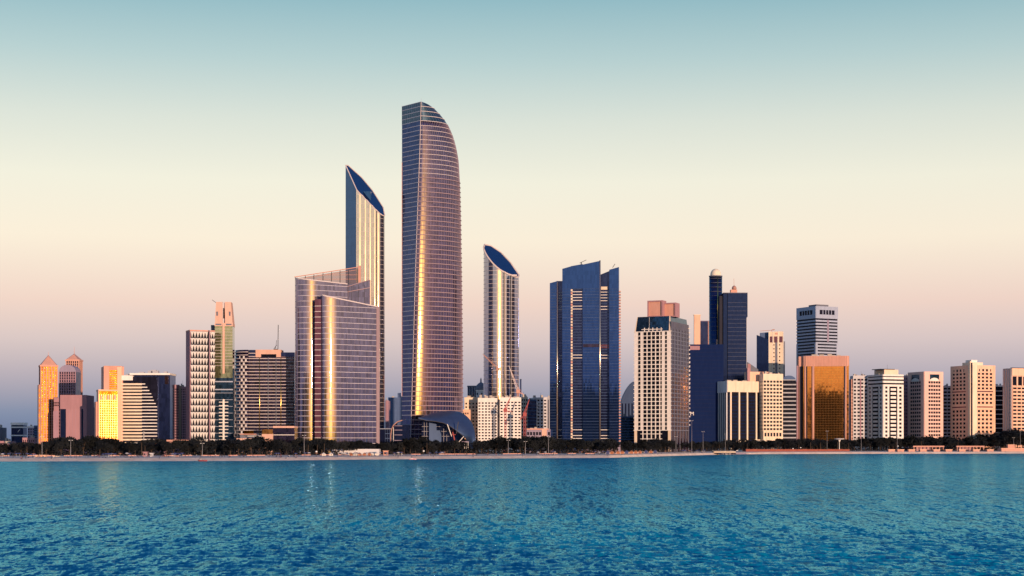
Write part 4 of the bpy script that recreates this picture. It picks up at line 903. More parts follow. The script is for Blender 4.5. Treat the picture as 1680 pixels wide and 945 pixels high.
b.box('roof_edge', 'slate', -.1, w + .1, -.15, 28, H, H + .8); b.box('roof_block', 'salmon', b.u(1199, 4), b.u(1209.5, 4), 4, 12, H, b.z(475, 0, 4))
M = MB().lathe([(2.6, 0), (3, 1.6), (2.4, 3.4), (1, 4.6), (.2, 5)], 12).me('beacon', 'rust_metal', True); b.add('beacon', M, loc=(b.u(1204.5, 6), 6, b.z(475, 0, 6)))
M = MB(); bar_px(b, M, (1204.5, 474), (1204, 457), 6, .25); b.mb('mast', M, 'rust_metal')

# white-topped building on tall piers
b = Bld('pillared_office', 'navy glass office on tall white piers under a deep cream cornice', 'office block', 1193.5, 1880, 24); w = b.u(1246.5); H = b.z(625); dep = b.v(1174, 0)
b.box('glass_body', 'g_window', .8, w - .8, .8, dep, 0, b.z(642)); zc = b.z(643)
b.box('cornice', 'cream', 0, w, 0, dep, zc, H - .8)
for i in range(4): b.box('cornice_panel', 'cream', w * i / 4 + .12, w * (i + 1) / 4 - .12, -.5, .1, zc, H)
for i in range(6): b.box('side_panel', 'palegrey', -.5, .1, dep * i / 6 + .1, dep * (i + 1) / 6 - .5, zc - .6, H)
for t in (.07, .33, .58, .86): b.box('pier', 'cream', w * t, w * t + 1.9, -1.2, .9, 0, zc)
for i in range(6): b.box('side_pier', 'palegrey', -.8, .9, dep * (i + .3) / 6, dep * (i + .3) / 6 + .7, 0, zc)
for i in range(16): b.box('spandrel', 'navywall', .85, w - .85, .65, .9, 4 + i * (zc - 6) / 16, 4.8 + i * (zc - 6) / 16)
b.box('porch', 'cream', w * .22, w * .62, -4, 0, b.z(727), b.z(723)); b.box('porch', 'cream', w * .8, w * .98, -3, 0, b.z(724), b.z(721))

roof_bits(b, w * .1, w * .9, 3, dep, H - .8, 6, 'concrete', 9)
# cream hotel and its banded neighbour
b = Bld('cream_hotel', 'cream hotel with square windows and arched ground storey lit by the sun', 'hotel', 1252, 1890, 16); w = b.u(1284.5); H = b.z(613); dep = b.v(1246, 0)
b.box('core', 'cream', .06, w - .06, .06, dep, 0, H - .2); b.fbox(('F', 0), 'attic_wall', 'cream', 0, w, b.z(623), H, -.05, .5)
zb_ = b.z(707); b.grid(('F', 0), 'cream', 'g_window', 0, w * .97, zb_, b.z(623), 6, 14, .74, .55, .45); b.grid(('L', 0), 'cream', 'g_window', 0, dep, zb_, b.z(623), 3, 14, .6, .45, .45, panes=False)
b.fbox(('L', 0), 'glazing', 'g_window', .2, dep - .2, zb_, b.z(623), -.03, .1)
for j in range(6):
    b.fbox(('F', 0), 'arch_window', 'g_window', w * (.07 + .15 * j), w * (.17 + .15 * j), b.z(716), b.z(710), -.02, .08); b.fbox(('F', 0), 'arch_pier', 'cream', w * (.01 + .15 * j), w * (.06 + .15 * j), 0, zb_, -.05, .5)
for z in (b.z(717.5), b.z(724)): b.fbox(('F', 0), 'ledge', 'cream', 0, w, z, z + .9, -.05, .7)
b.box('rear_wing', 'beige', b.u(1228, 14), b.u(1262, 14), 14, 26, 0, b.z(610, 0, 14)); b.box('stair_head', 'pink', b.u(1226, 14), b.u(1230, 14), 13.5, 17, 0, b.z(604, 0, 14))
roof_bits(b, w * .1, w * .9, 2, dep, H - .2, 5, 'concrete', 8)
M = MB(); M.bar((w * .7, 4, H - .3), (w * .7, 4, H + 7), .12); M.bar((w * .25, 5, H - .3), (w * .25, 5, H + 4), .1); b.mb('aerial', M, 'dark_metal')
b = Bld('banded_office', 'grey-blue banded block with a rounded top right of the cream hotel', 'office block', 1284, 1930); w = b.u(1306); H = b.z(624)
b.box('glass_body', 'g_window', 0, w, 0, 16, 0, H)
for i in range(16): b.box('floor_band', 'grey', -.2, w + .2, -.6, .3, 5 + i * (H - 6) / 16, 6.5 + i * (H - 6) / 16)
pr = [(w / 2 - w / 2 * math.cos(t), H + (b.z(616) - H) * math.sin(t)) for t in [math.pi * i / 12 for i in range(13)]]; M = MB().add([(x, 1, z) for x, z in pr] + [(x, 15, z) for x, z in pr], [tuple(range(12, -1, -1)), tuple(range(13, 26))] + [(i, i + 1, i + 14, i + 13) for i in range(12)]); b.mb('barrel_roof', M, 'bluewall')
b.box('roof_line', 'grey', .2, w - .2, .5, 1, H - .1, H + 1)
b = Bld('slim_tower', 'slender dark pier wedged left of the copper glass building', 'tower', 1303.5, 1945); b.box('shaft', 'dark', 0, b.u(1309), 0, 8, 0, b.z(626)); b.box('edge', 'mauve', b.u(1307), b.u(1309.2), -.3, .5, 0, b.z(600))

# tower with blue wedge and white face
b = Bld('wedge_tower', 'white dotted tower with a navy wedge-topped flank and roof crane', 'tower', 1261, 2050, -7); w = b.u(1285.5); H = b.z(544)
b.box('core', 'cream', 0, w, 0, 16, 0, H); b.box('slot', 'slate', w * .44, w * .58, -.12, .3, 0, b.z(562))
for px in (1263, 1270, 1278.5): b.box('top_window', 'maroon', b.u(px), b.u(px + 5.4), -.14, .3, b.z(562), b.z(552))
for i in range(13):
    for t in (.32, .7): b.box('window', 'g_window', w * t, w * t + 1.4, -.1, .3, b.z(567 + i * 6.4), b.z(565 + i * 6.4))
for t in (0, .26, .62, .97): b.box('face_rib', 'white', w * t, w * t + .5, -.35, .1, 0, H)
b.box('right_wing', 'slate', w, b.u(1288), 3, 14, 0, b.z(560)); b.box('crest', 'salmon', w * .44, w * .6, -.3, .2, b.z(549), b.z(546))
slab_px(b, 1241.5, 1261.5, .6, 14, 549.5, 557, 'wedge_flank', 'g_dark'); slab_px(b, 1247, 1261.5, 6, 18, 546, 545, 'rear_slab', 'bluewall')
M = MB(); bar_px(b, M, (1247, 543), (1270, 541.5), 5, .4); bar_px(b, M, (1266, 541), (1266, 546), 5, .4); bar_px(b, M, (1267, 541), (1271, 541), 5, .8); b.mb('roof_crane', M, 'rust_metal')
b = Bld('low_wedge', 'dark sloped roof peeping out between the navy tower and wedge tower', 'building', 1226.5, 2000); slab_px(b, 1226.5, 1244, 0, 10, 594, 606, 'roof', 'slate'); b.box('pink_block', 'pink', b.u(1226.6, -1), b.u(1231.5, -1), -1, 4, 0, b.z(597))

# two-faced striped tower
b = Bld('striped_tower', 'cool grey striped tower with a pillared crown rising behind the copper glass', 'tower', 1338.5, 2050, 27); w = b.u(1374.5); dep = b.v(1307, 0); H = b.z(502)
b.box('core', 'g_band', .3, w - .3, .3, dep - .3, 0, H - 2); zt = b.z(522)
for fc, W_, mt in ((('F', 0), w, 'coolgrey'), (('L', 0), dep, 'coolgrey')):
    b.fbox(fc, 'crown_wall', mt, 0, W_, zt, b.z(515.5), -.4, .5); b.fbox(fc, 'crown_head', mt, 0, W_, b.z(508), H, -.4, .5); 
    b.fbox(fc, 'crown_end', mt, 0, W_ * .16, b.z(515.5), b.z(508), -.4, .5); b.fbox(fc, 'crown_end', mt, W_ * .84, W_, b.z(515.5), b.z(508), -.4, .5)
    for i in range(4): b.fbox(fc, 'crown_post', mt, W_ * (.3 + .13 * i), W_ * (.3 + .13 * i) + .9, b.z(515.5), b.z(508), -.3, .45)
    for i in range(18): b.fbox(fc, 'floor_band', mt, 0, W_, zt - 4.2 - i * 4.05, zt - 2.1 - i * 4.05, -.4, .4)
    for t in (0, .93): b.fbox(fc, 'corner_pier', mt, W_ * t, W_ * (t + .07), 0, b.z(563), -.4, .55)
b.box('centre_rib', 'purplegrey', w * .5, w * .58, -.6, .1, b.z(560), b.z(524)); b.box('roof_block', 'slate', w * .2, w * .75, dep * .2, dep * .6, H - 2, H + 3)

roof_bits(b, w * .1, w * .9, 3, dep, H - 2.2, 4, 'concrete', 12)
# copper glass building
b = Bld('copper_building', 'copper mirror glass block framed by rounded salmon stone piers', 'office block', 1317, 1940, -5); w = b.u(1394); H = b.z(584); dep = 26
zg = b.z(601); b.box('glass_body', 'g_gold', .8, w - .8, 1, dep, 0, zg + 1)
pl = [(0, 4), (1, 1.2), (3.5, 0), (w - 3.5, 0), (w - 1, 1.2), (w, 4)]
b.add('cornice', mesh('cornice', [(*p_, zg) for p_ in pl + [(w, dep), (0, dep)]] + [(*p_, H) for p_ in pl + [(w, dep), (0, dep)]], [(i, (i + 1) % 8, (i + 1) % 8 + 8, i + 8) for i in range(8)] + [tuple(range(8, 16)), tuple(range(7, -1, -1))], 'salmon'))
for i in range(26): b.box('cornice_rib', 'salmon', 3.6 + i * (w - 7.4) / 25, 4.0 + i * (w - 7.4) / 25, -.3, .1, zg, H - .5)
for px0, px1 in ((1319.5, 1322.5), (1331.5, 1336), (1386, 1389)):
    x0, x1 = b.u(px0), b.u(px1); M = MB(); M.lathe([((x1 - x0) / 2, 0), ((x1 - x0) / 2, zg + .3)], 16, (x0 + x1) / 2, .9); b.mb('pier', M, 'salmon', smooth=[True] * 16 + [False] * 2)
b.box('dark_slot', 'dark', b.u(1322.6), b.u(1324.6), .4, 1.2, 0, zg); b.box('dark_slot', 'dark', b.u(1384.5), b.u(1386.2), .4, 1.2, 0, zg)  # dark upright strips beside the outer piers
b.box('left_return', 'salmon', b.u(1310, 8), .1, 5, dep, 0, H - .4); b.box('left_return_slot', 'dark', b.u(1311.5, 4.8), b.u(1316, 4.8), 4.8, 5.2, 0, zg)
roof_bits(b, w * .1, w * .9, 4, dep, H - .1, 6, 'concrete', 14)
for i in range(34): b.box('transom', 'g_goldline', .8, w - .8, .85, 1.05, i * (zg / 34), i * (zg / 34) + .18)
for i in range(30): b.box('mullion', 'g_goldline', .9 + i * (w - 2) / 29, 1.05 + i * (w - 2) / 29, .87, 1.05, 0, zg)


# right-hand apartment blocks
b = sb('apartment_block', 'mauve-white grid block right of the copper glass building', 'apartment block', 1399.5, 1423.5, 616, 1990, 0, 'palegrey', nu=4, nz=19, wf=.62, hf=.5, roof=2, parapet=3)
b.box('centre_rib', 'mauve', b.w * .47, b.w * .55, -1, .1, 0, b.H - 4); b.box('edge_wall', 'salmon', b.u(1397), -.02, 1, 14, 0, b.z(622))
for i in range(18): b.box('edge_balcony', 'peach', b.u(1396.6), .2, .2, 1.2, 8 + i * 4, 9.6 + i * 4)
b = Bld('apartment_block', 'white apartment tower with stepped dark bands and a blockier bright face', 'apartment block', 1449, 1960, 23); w = b.u(1482); dep = b.v(1423.5, 0); H = b.z(614)
b.box('core', 'g_window', .3, w - .3, .3, dep - .3, 0, H - .5); nz = 15
for fc, W_, mt in ((('F', 0), w, 'white'), (('L', 0), dep, 'white')):
    b.fbox(fc, 'crown_wall', mt, 0, W_, b.z(617), H, -.3, .6)
    for i, py in enumerate((622, 628, 634)): b.fbox(fc, 'crown_band', mt, 0, W_, b.z(py), b.z(py) + 2.6, -.3, .6)
    for t0_, t1_ in ((.0, .09), (.2, .29), (.69, .78), (.9, 1.0)): b.fbox(fc, 'pier', mt, W_ * t0_, W_ * t1_, 0, b.z(634), -.3, .55)
    zz = (b.z(634) - 5) / nz
    for i in range(nz):
        b.fbox(fc, 'balcony_wall', mt, W_ * .36, W_ * .63, 5 + i * zz, 5 + (i + .55) * zz, -.3, .5)
        for t0_ in (.085, .77): b.fbox(fc, 'ledge', mt, W_ * t0_, W_ * (t0_ + .14), 5 + i * zz, 5 + (i + .45) * zz, -.3, .45)
b.box('penthouse', 'cream', w * .1, w * .8, 2, dep * .7, H - .5, b.z(606)); b.box('roof_slab', 'dark', w * -.1, w * .6, 1, dep * .6, b.z(606), b.z(605))
M = MB(); M.bar((w * .3, 4, b.z(605)), (w * .3, 4, b.z(598)), .12); b.mb('aerial', M, 'dark_metal'); roof_bits(b, 1, w - 1, 2, dep, H - .6, 5, 'concrete', 21)
b = sb('slim_tower', 'dusky pink slim block wedged between two arched apartment towers', 'tower', 1483, 1492, 617, 2030, 0, 'mauve', nu=3, nz=20, wf=.5, roof=1, panes=False); b.fbox(('F', 0), 'glazing', 'g_window', .2, b.w - .2, 5, b.H - 2, -.03, .1)

b = Bld('arched_apartments', 'salmon apartment tower with blue arched gables on both faces', 'apartment block', 1516.5, 1970, 22); w = b.u(1547); dep = b.v(1490, 0); H = b.z(609.5)
b.box('core', 'rosebeige', .1, w - .1, .1, dep - .1, 0, H - .4); nz = 14
for fc, W_, mt in ((('F', 0), w, 'rosebeige'), (('L', 0), dep, 'rosebeige')):
    z1 = b.z(624); b.fbox(fc, 'gable_wall', mt, 0, W_, b.z(614), H, -.05, .7)
    b.fbox(fc, 'gable_glass', 'g_greenlow', W_ * .28, W_ * .78, z1, b.z(614), -.02, .2); b.fbox(fc, 'gable_side', mt, 0, W_ * .28, z1, b.z(614), -.05, .7); b.fbox(fc, 'gable_side', mt, W_ * .78, W_, z1, b.z(614), -.05, .7)
    M = MB(); c_ = W_ * .53; rr = W_ * .25
    pts = [(c_ - rr * math.cos(t), rr * .55 * math.sin(t)) for t in [math.pi * i / 8 for i in range(9)]]; zq = b.z(619.5)
    f3 = (lambda u_, z_, p_: (u_, -p_, z_)) if fc[0] == 'F' else (lambda u_, z_, p_: (-p_, u_, z_))
    M.add([f3(u_, zq - rr * .55 + z_, .65) for u_, z_ in pts] + [f3(c_ - rr, z1 - .5, .65), f3(c_ + rr, z1 - .5, .65)], [tuple([9] + list(range(9)) + [10])]); b.mb('arch_panel', M, 'white')
    b.fbox(fc, 'gable_top', mt, 0, W_, b.z(613.9), b.z(613.2), -.05, .72)
    b.grid(fc, mt, 'g_window', W_ * .2, W_ * .86, b.z(717), z1, 5, nz + 1, .8, .56, .45, panes=True)
    b.fbox(fc, 'side_wall', mt, 0, W_ * .2, 0, z1, -.05, .55); b.fbox(fc, 'side_wall', mt, W_ * .86, W_, 0, z1, -.05, .55)
b = sb('office_block', 'narrow blue-grey banded block left of the tall beige apartments', 'office block', 1547, 1561, 633, 2010, 0, 'slab_blue', nu=2, nz=17, wf=.85, hf=.5, roof=1)

b = Bld('beige_apartments', 'tallest beige apartment tower on the right with a dark vertical slot', 'apartment block', 1594, 1950, 22); w = b.u(1632.5); dep = b.v(1560, 0); H = b.z(599)
b.box('core', 'beige', .1, w - .1, .1, dep - .1, 0, H - .3); b.box('slot', 'g_purple', -.4, 1.1, -.35, 1.2, 0, H + 3); b.box('slot_wall', 'cream', -1.6, .1, .9, 4.5, 0, H + 5)
for fc, W_, nn, mt in ((('F', 0), w, 6, 'beige'), (('L', 0), dep, 5, 'beige')):
    u0, u1 = (W_ * .22, W_ * .9) if fc[0] == 'F' else (W_ * .25, W_ * .93); zz = [b.z(718), b.z(671), b.z(664), b.z(644), b.z(640), b.z(610)]
    b.fbox(fc, 'end_wall', 'cream' if fc[0] == 'F' else mt, 1.0 if fc[0] == 'F' else 4.4, u0, 0, H, -.05, .6); b.fbox(fc, 'end_wall', mt, u1, W_, 0, H, -.05, .6)
    b.grid(fc, mt, 'g_window', u0, u1, zz[0], zz[1], 4, 7, .6, .54, .45); b.grid(fc, mt, 'g_window', u0, u1, zz[2], zz[3], 4, 3, .6, .54, .45); b.grid(fc, mt, 'g_window', u0, u1, zz[4], zz[5], 4, 5, .6, .54, .45)
    for a_, c_ in ((zz[1], zz[2]), (zz[3], zz[4])):
        b.fbox(fc, 'ledge_slot', 'maroon', u0, u1, (a_ + c_) / 2 - .7, (a_ + c_) / 2 + .7, -.02, .3); b.fbox(fc, 'ledge', mt, u0, u1, a_, (a_ + c_) / 2 - .7, -.05, .46); b.fbox(fc, 'ledge', mt, u0, u1, (a_ + c_) / 2 + .7, c_, -.05, .46)
    b.fbox(fc, 'attic_wall', mt, u0, u1, zz[5], H, -.05, .55)
    for t in (.15, .38, .62, .85): b.fbox(fc, 'attic_window', 'g_window', u0 + (u1 - u0) * t - (.7 if .3 > t or t > .7 else 1.4), u0 + (u1 - u0) * t + (.7 if .3 > t or t > .7 else 1.4), b.z(609), b.z(605), .3, .6)
b.box('roof_block', 'cream', w * .05, w * .55, 3, dep * .5, H - .3, b.z(594)); b.box('roof_block', 'white', w * .1, w * .35, 5, dep * .4, b.z(594), b.z(590)); roof_bits(b, w * .3, w * .9, 2, dep, H - .3, 4, 'concrete', 4)
b = sb('office_block', 'dark navy block with white floor ledges between the two beige apartment towers', 'office block', 1632, 1647, 632, 2010, 0, 'white', nu=1, nz=13, wf=1, hf=.86, roof=1)
b = Bld('beige_apartments', 'broad peach apartment tower with arched top windows cut by the right edge', 'apartment block', 1660, 1940, 24); w = b.u(1712); dep = b.v(1645, 0); H = b.z(604)
b.box('core', 'peach', .1, w - .1, .1, dep - .1, 0, H); b.fbox(('F', 0), 'attic_wall', 'beige', 0, w, b.z(616), H, -.05, .6)
b.grid(('F', 0), 'beige', 'g_window', w * .02, w * .98, b.z(712), b.z(634), 7, 13, .8, .5, .45)
for t in (.03, .2, .35, .5, .65, .8): b.fbox(('F', 0), 'arch_window', 'g_window', w * t, w * (t + .11), b.z(632), b.z(617.5), -.02, .2); b.fbox(('F', 0), 'arch_pier', 'beige', w * (t + .112), w * (t + .148), b.z(634), b.z(616), -.05, .5)
for i in range(5): b.fbox(('L', 0), 'side_rib', 'palegrey', dep * (.05 + .2 * i), dep * (.12 + .2 * i), 0, H, -.05, .5)
for i in range(16): b.fbox(('L', 0), 'side_window', 'g_window', dep * .14, dep * .2, 8 + i * 4.6, 10 + i * 4.6, -.02, .2)
b.box('roof_block', 'dark', w * .1, w * .6, 4, dep * .5, H, b.z(602.5))

# ------------------------------------------------------------------ cranes
def crane(label, px, D, y_base, y_cab, jib, tail, mat, mat2='white_metal'):
    b = Bld('tower_crane', label, 'crane', px, D, 0, z=Z(y_base, D) if y_base < 720 else 3.0); zc = b.z(y_cab); s = D / FPX
    M = MB(); r = .9
    for sx in (-r, r):
        for sy in (-r, r): M.bar((sx, sy, 0), (sx, sy, zc), .24)
    k = max(2, int(zc / 3))
    for i in range(k):
        z0, z1 = zc * i / k, zc * (i + 1) / k
        M.bar((-r, -r, z0), (r, -r, z1), .16); M.bar((r, -r, z0), (-r, -r, z1), .16); M.bar((-r, r, z0), (-r, -r, z1), .16); M.bar((r, -r, z0), (r, r, z1), .16)
    b.mb('mast', M, mat)
    b.box('cab', mat, -1.6, 1.6, -1.8, 1.4, zc, zc + 3.2)
    jx, jz = b.u(jib[0]), b.z(jib[1]); L = math.hypot(jx, jz - zc); n_ = max(4, int(L / 3)); M = MB(); A = Vector((0, 0, zc + 2)); B = Vector((jx, 0, jz)); up = Vector((-(B - A).z, 0, (B - A).x)).normalized() * 1.0
    for o in (up, -up * .6): M.bar(A + o, B, .26)
    for i in range(n_):
        p, q = A + (B - A) * (i / n_), A + (B - A) * ((i + 1) / n_); t = 1 - i / n_
        M.bar(p + up * t, q - up * .6 * t, .15); M.bar(p - up * .6 * t, q + up * t, .15)
    b.mb('jib', M, mat2)
    tx, tz = b.u(tail[0]), b.z(tail[1]); M = MB(); M.bar((0, 0, zc + 1.5), (tx, 0, tz), .5); M.bar((0, 0, zc + 5.5), (tx, 0, tz), .15); M.bar((0, 0, zc + 2), (0, 0, zc + 5.5), .3); M.bar((0, 0, zc + 5.5), (jx, 0, jz), .12); b.mb('counter_jib', M, mat)
    b.box('counterweight', 'concrete', min(tx, tx * .75), max(tx, tx * .75), -1, 1, tz - 2, tz + .6)
crane('red tower crane standing before the second white apartment block', 829, 1416, 740, 676, (838, 651), (842, 677), 'red_paint', 'red_paint')
crane('red and white crane left of the grey stepped balcony block', 861, 1416, 740, 683, (868.5, 655), (852, 690), 'red_paint', 'red_paint')
crane('dark crane on the roof in front of the round tower', 817, 1464, 655, 608, (792, 581), (822, 609), 'rust_metal', 'rust_metal')
crane('pale luffing crane leaning across the round tower from the roofs', 850, 1466, 655, 645, (835, 600), (860, 648), 'salmon', 'slab_pale')
crane('small crane arm rising left of the round tower streak', 803, 1590, 655, 607, (793, 583), (807, 609), 'rust_metal', 'salmon') if 0 else None

# ------------------------------------------------------------------ labels for the many: counted from the left under each landmark
ZONES = [(-60, 62, 'the low houses'), (62, 143, 'the rose pink block'), (143, 195, 'the gold slab'), (195, 260, 'the banded office'), (260, 308, 'the octagonal tower'), (308, 354, 'the triangle-clad tower'), (354, 386, 'the olive glass tower'), (386, 482, 'the dark purple hotel'), (482, 528, 'the farther sail tower'), (528, 625, 'the nearer sail tower'), (625, 662, 'the arched pavilion'), (662, 700, 'the tallest tower'), (700, 784, 'the shell canopy'), (784, 860, 'the white apartment blocks'), (860, 903, 'the stepped balcony block'), (903, 1020, 'the deep blue tower'), (1020, 1131, 'the grid hotel'), (1131, 1175, 'the plain navy slab'), (1175, 1247, 'the pillared office'), (1247, 1308, 'the cream hotel'), (1308, 1398, 'the copper building'), (1398, 1424, 'the grid block'), (1424, 1484, 'the white apartment tower'), (1484, 1548, 'the arched apartments'), (1548, 1640, 'the beige apartments'), (1640, 1800, 'the right-edge apartments')]
ORD = ['first', 'second', 'third', 'fourth', 'fifth', 'sixth', 'seventh', 'eighth', 'ninth', 'tenth', 'eleventh', 'twelfth', 'thirteenth', 'fourteenth', 'fifteenth', 'sixteenth', 'seventeenth', 'eighteenth', 'nineteenth', 'twentieth'] + ['number %d' % i for i in range(21, 60)]
MANY = []
def count_labels():
    MANY.sort(key=lambda t: t[1]); seen = {}
    for o, px, phrase in MANY:
        zn = next(z for a, c, z in ZONES if a <= px < c); k = seen.get((zn, phrase), 0); seen[(zn, phrase)] = k + 1
        o['label'] = '%s below %s, %s from the left' % (phrase, zn, ORD[k])

# ------------------------------------------------------------------ trees
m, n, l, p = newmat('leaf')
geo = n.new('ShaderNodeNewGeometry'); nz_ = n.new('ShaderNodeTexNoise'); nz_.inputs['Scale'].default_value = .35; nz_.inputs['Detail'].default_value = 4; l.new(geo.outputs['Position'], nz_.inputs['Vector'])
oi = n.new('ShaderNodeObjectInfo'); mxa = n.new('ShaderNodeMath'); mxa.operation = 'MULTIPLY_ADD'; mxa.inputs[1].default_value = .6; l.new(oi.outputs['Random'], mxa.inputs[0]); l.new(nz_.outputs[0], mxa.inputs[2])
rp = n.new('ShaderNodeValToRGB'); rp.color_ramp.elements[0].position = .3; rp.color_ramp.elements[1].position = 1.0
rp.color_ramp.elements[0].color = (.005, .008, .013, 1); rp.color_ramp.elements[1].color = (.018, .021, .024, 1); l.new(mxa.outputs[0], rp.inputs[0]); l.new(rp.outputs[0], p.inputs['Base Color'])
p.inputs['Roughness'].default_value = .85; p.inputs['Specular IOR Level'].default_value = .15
def tree_meshes(seed, H, W):
    rg = random.Random(seed); T = MB(); th = H * .38
    T.bar((0, 0, 0), (rg.uniform(-.3, .3), 0, th), .32, .2, 7)
    lobes = []
    for i in range(rg.randint(7, 10)):
        a = rg.uniform(0, 6.28); d = W * .5 * rg.uniform(.1, .75); z = H * rg.uniform(.45, .88); lobes.append((d * math.cos(a), d * math.sin(a), z, W * rg.uniform(.16, .30)))
        T.bar((0, 0, th * .9), (d * math.cos(a) * .7, d * math.sin(a) * .7, z - .4), .16, .06, 5)
    C = MB()
    for x, y, z, r in lobes:
        for i in range(95):
            u = Vector((rg.gauss(0, 1), rg.gauss(0, 1), rg.gauss(0, 1))).normalized() * r * rg.uniform(.55, 1.12); u.z *= .75
            c = Vector((x, y, z)) + u; s = rg.uniform(.28, .62); e = Vector((rg.gauss(0, 1), rg.gauss(0, 1), rg.gauss(0, 1))).normalized(); f = e.orthogonal().normalized()
            C.add([c - e * s - f * s * .6, c + e * s - f * s * .5, c + e * s * .8 + f * s * .7, c - e * s * .7 + f * s * .5], [(0, 1, 2, 3)])
    return T.me('trunk', 'bark'), C.me('crown', MATS['leaf'])
TREES = [tree_meshes(11 + i, 10.5, 9.5 + (i % 3)) for i in range(6)]
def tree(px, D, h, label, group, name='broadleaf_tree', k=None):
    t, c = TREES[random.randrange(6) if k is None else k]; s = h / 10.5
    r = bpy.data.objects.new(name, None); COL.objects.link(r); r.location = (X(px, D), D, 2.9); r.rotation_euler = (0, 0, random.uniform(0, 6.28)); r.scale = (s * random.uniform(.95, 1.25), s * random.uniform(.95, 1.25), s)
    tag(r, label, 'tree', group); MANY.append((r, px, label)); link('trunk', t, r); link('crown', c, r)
def tree_h(px): return interp(px, [(0, 10), (60, 8.5), (110, 12), (165, 13), (200, 9.5), (300, 11), (380, 11), (450, 12), (560, 12.5), (640, 10), (690, 12.5), (740, 11), (800, 12), (890, 13), (930, 11), (1000, 10.5), (1080, 11), (1150, 9), (1190, 11), (1230, 11), (1290, 13), (1340, 13), (1400, 12), (1440, 15), (1500, 16), (1560, 14), (1600, 15), (1640, 22), (1690, 22)])
px = -14.0
while px < 1700:
    s = shore(px); D = s + random.uniform(84, 104) - (30 if px > 1210 else 0)
    tree(px, D, tree_h(px) * random.uniform(.8, 1.12), 'dark front-row tree', 'promenade trees, front row'); px += random.uniform(9, 15) * 1200 / D
px = -10.0
while px < 1700:
    s = shore(px); D = s + random.uniform(112, 128) - (30 if px > 1210 else 0)
    tree(px, D, tree_h(px) * random.uniform(.85, 1.2), 'dark rear-row tree', 'promenade trees, rear row'); px += random.uniform(10, 17) * 1200 / D
# hedge and shrubs below the crowns: one unbroken mass
rg = random.Random(31); C = MB()
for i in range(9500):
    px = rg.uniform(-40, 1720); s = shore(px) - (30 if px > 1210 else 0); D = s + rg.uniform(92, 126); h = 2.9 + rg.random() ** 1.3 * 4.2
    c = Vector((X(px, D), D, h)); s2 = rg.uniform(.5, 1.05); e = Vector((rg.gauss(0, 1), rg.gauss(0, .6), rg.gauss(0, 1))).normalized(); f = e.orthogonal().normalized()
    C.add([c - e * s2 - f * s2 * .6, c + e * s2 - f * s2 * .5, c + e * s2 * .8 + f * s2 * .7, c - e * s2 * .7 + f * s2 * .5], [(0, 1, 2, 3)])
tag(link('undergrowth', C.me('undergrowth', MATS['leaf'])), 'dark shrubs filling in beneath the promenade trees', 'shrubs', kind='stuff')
# palms
def palm_meshes(seed):
    rg = random.Random(seed); T = MB(); T.bar((0, 0, 0), (.2, 0, 5), .3, .24, 7); T.bar((.2, 0, 5), (.1, 0, 9), .24, .2, 7); C = MB()
    for i in range(20):
        a = i * 2.399 + rg.uniform(-.2, .2); e = rg.uniform(-.2, 1.1); L = rg.uniform(3.0, 3.9); prev = None
        for j in range(6):
            t = j / 5; rr = L * t * math.cos(e * .8); z = 9 + L * t * math.sin(e) - 2.1 * t * t; w = .42 * math.sin(math.pi * (.12 + .86 * t)); d = Vector((math.cos(a), math.sin(a), 0)); q = Vector((-d.y, d.x, 0)); c = d * rr + Vector((.1, 0, z))
            cur = (c - q * w - Vector((0, 0, .25 * w)), c, c + q * w - Vector((0, 0, .25 * w)))
            if prev: C.add([*prev, *cur], [(0, 1, 4, 3), (1, 2, 5, 4)])
            prev = cur
    return T.me('trunk', 'bark'), C.me('crown', MATS['leaf'])
PALMS = [palm_meshes(i) for i in range(3)]
for i, (px, h) in enumerate(((44, 9), (232, 12), (238, 10), (506, 11), (521, 11.5), (532, 11), (700, 12), (1180, 10), (1226, 12), (1330, 14), (1346, 13), (1374, 13), (1392, 12), (1470, 13), (1512, 15), (1572, 14))):
    D = shore(px) + 80 - (32 if px > 1210 else 0); t, c = PALMS[i % 3]; r = bpy.data.objects.new('palm_tree', None); COL.objects.link(r); r.location = (X(px, D), D, 2.8); s = h / 11; r.scale = (s, s, s); r.rotation_euler = (0, 0, i)
    tag(r, 'dark palm', 'palm tree', 'palms on the promenade'); MANY.append((r, px, 'dark drooping palm')); link('trunk', t, r); link('crown', c, r)

# ------------------------------------------------------------------ promenade furniture
PM = {}
def lamp_post(px, D, ytop, label):
    r = bpy.data.objects.new('lamp_post', None); COL.objects.link(r); r.location = (X(px, D), D, 2.9); tag(r, label, 'lamp post', 'tall lamp posts'); H = Z(ytop, D) - 2.9
    if 'p' not in PM:
        PM['p'] = MB().lathe([(.16, 0), (.13, .5), (.07, 1)], 8).me('pole', 'grey'); PM['b'] = MB().lathe([(.28, 0), (.25, .4), (.14, .5)], 10).me('base', 'grey')
        PM['a'] = MB().bar((-1.2, 0, 0), (1.2, 0, 0), .07).me('cross_arm', 'grey'); PM['h'] = MB().lathe([(.12, .1), (.42, .05), (.38, -.2), (.1, -.28)], 10).me('lamp_head', 'lamp_glass')
    link('pole', PM['p'], r, scale=(.85, .85, H)); link('base', PM['b'], r); link('cross_arm', PM['a'], r, (0, 0, H))
    for x in (-1.1, 1.1): link('lamp_head', PM['h'], r, (x, 0, H - .1))
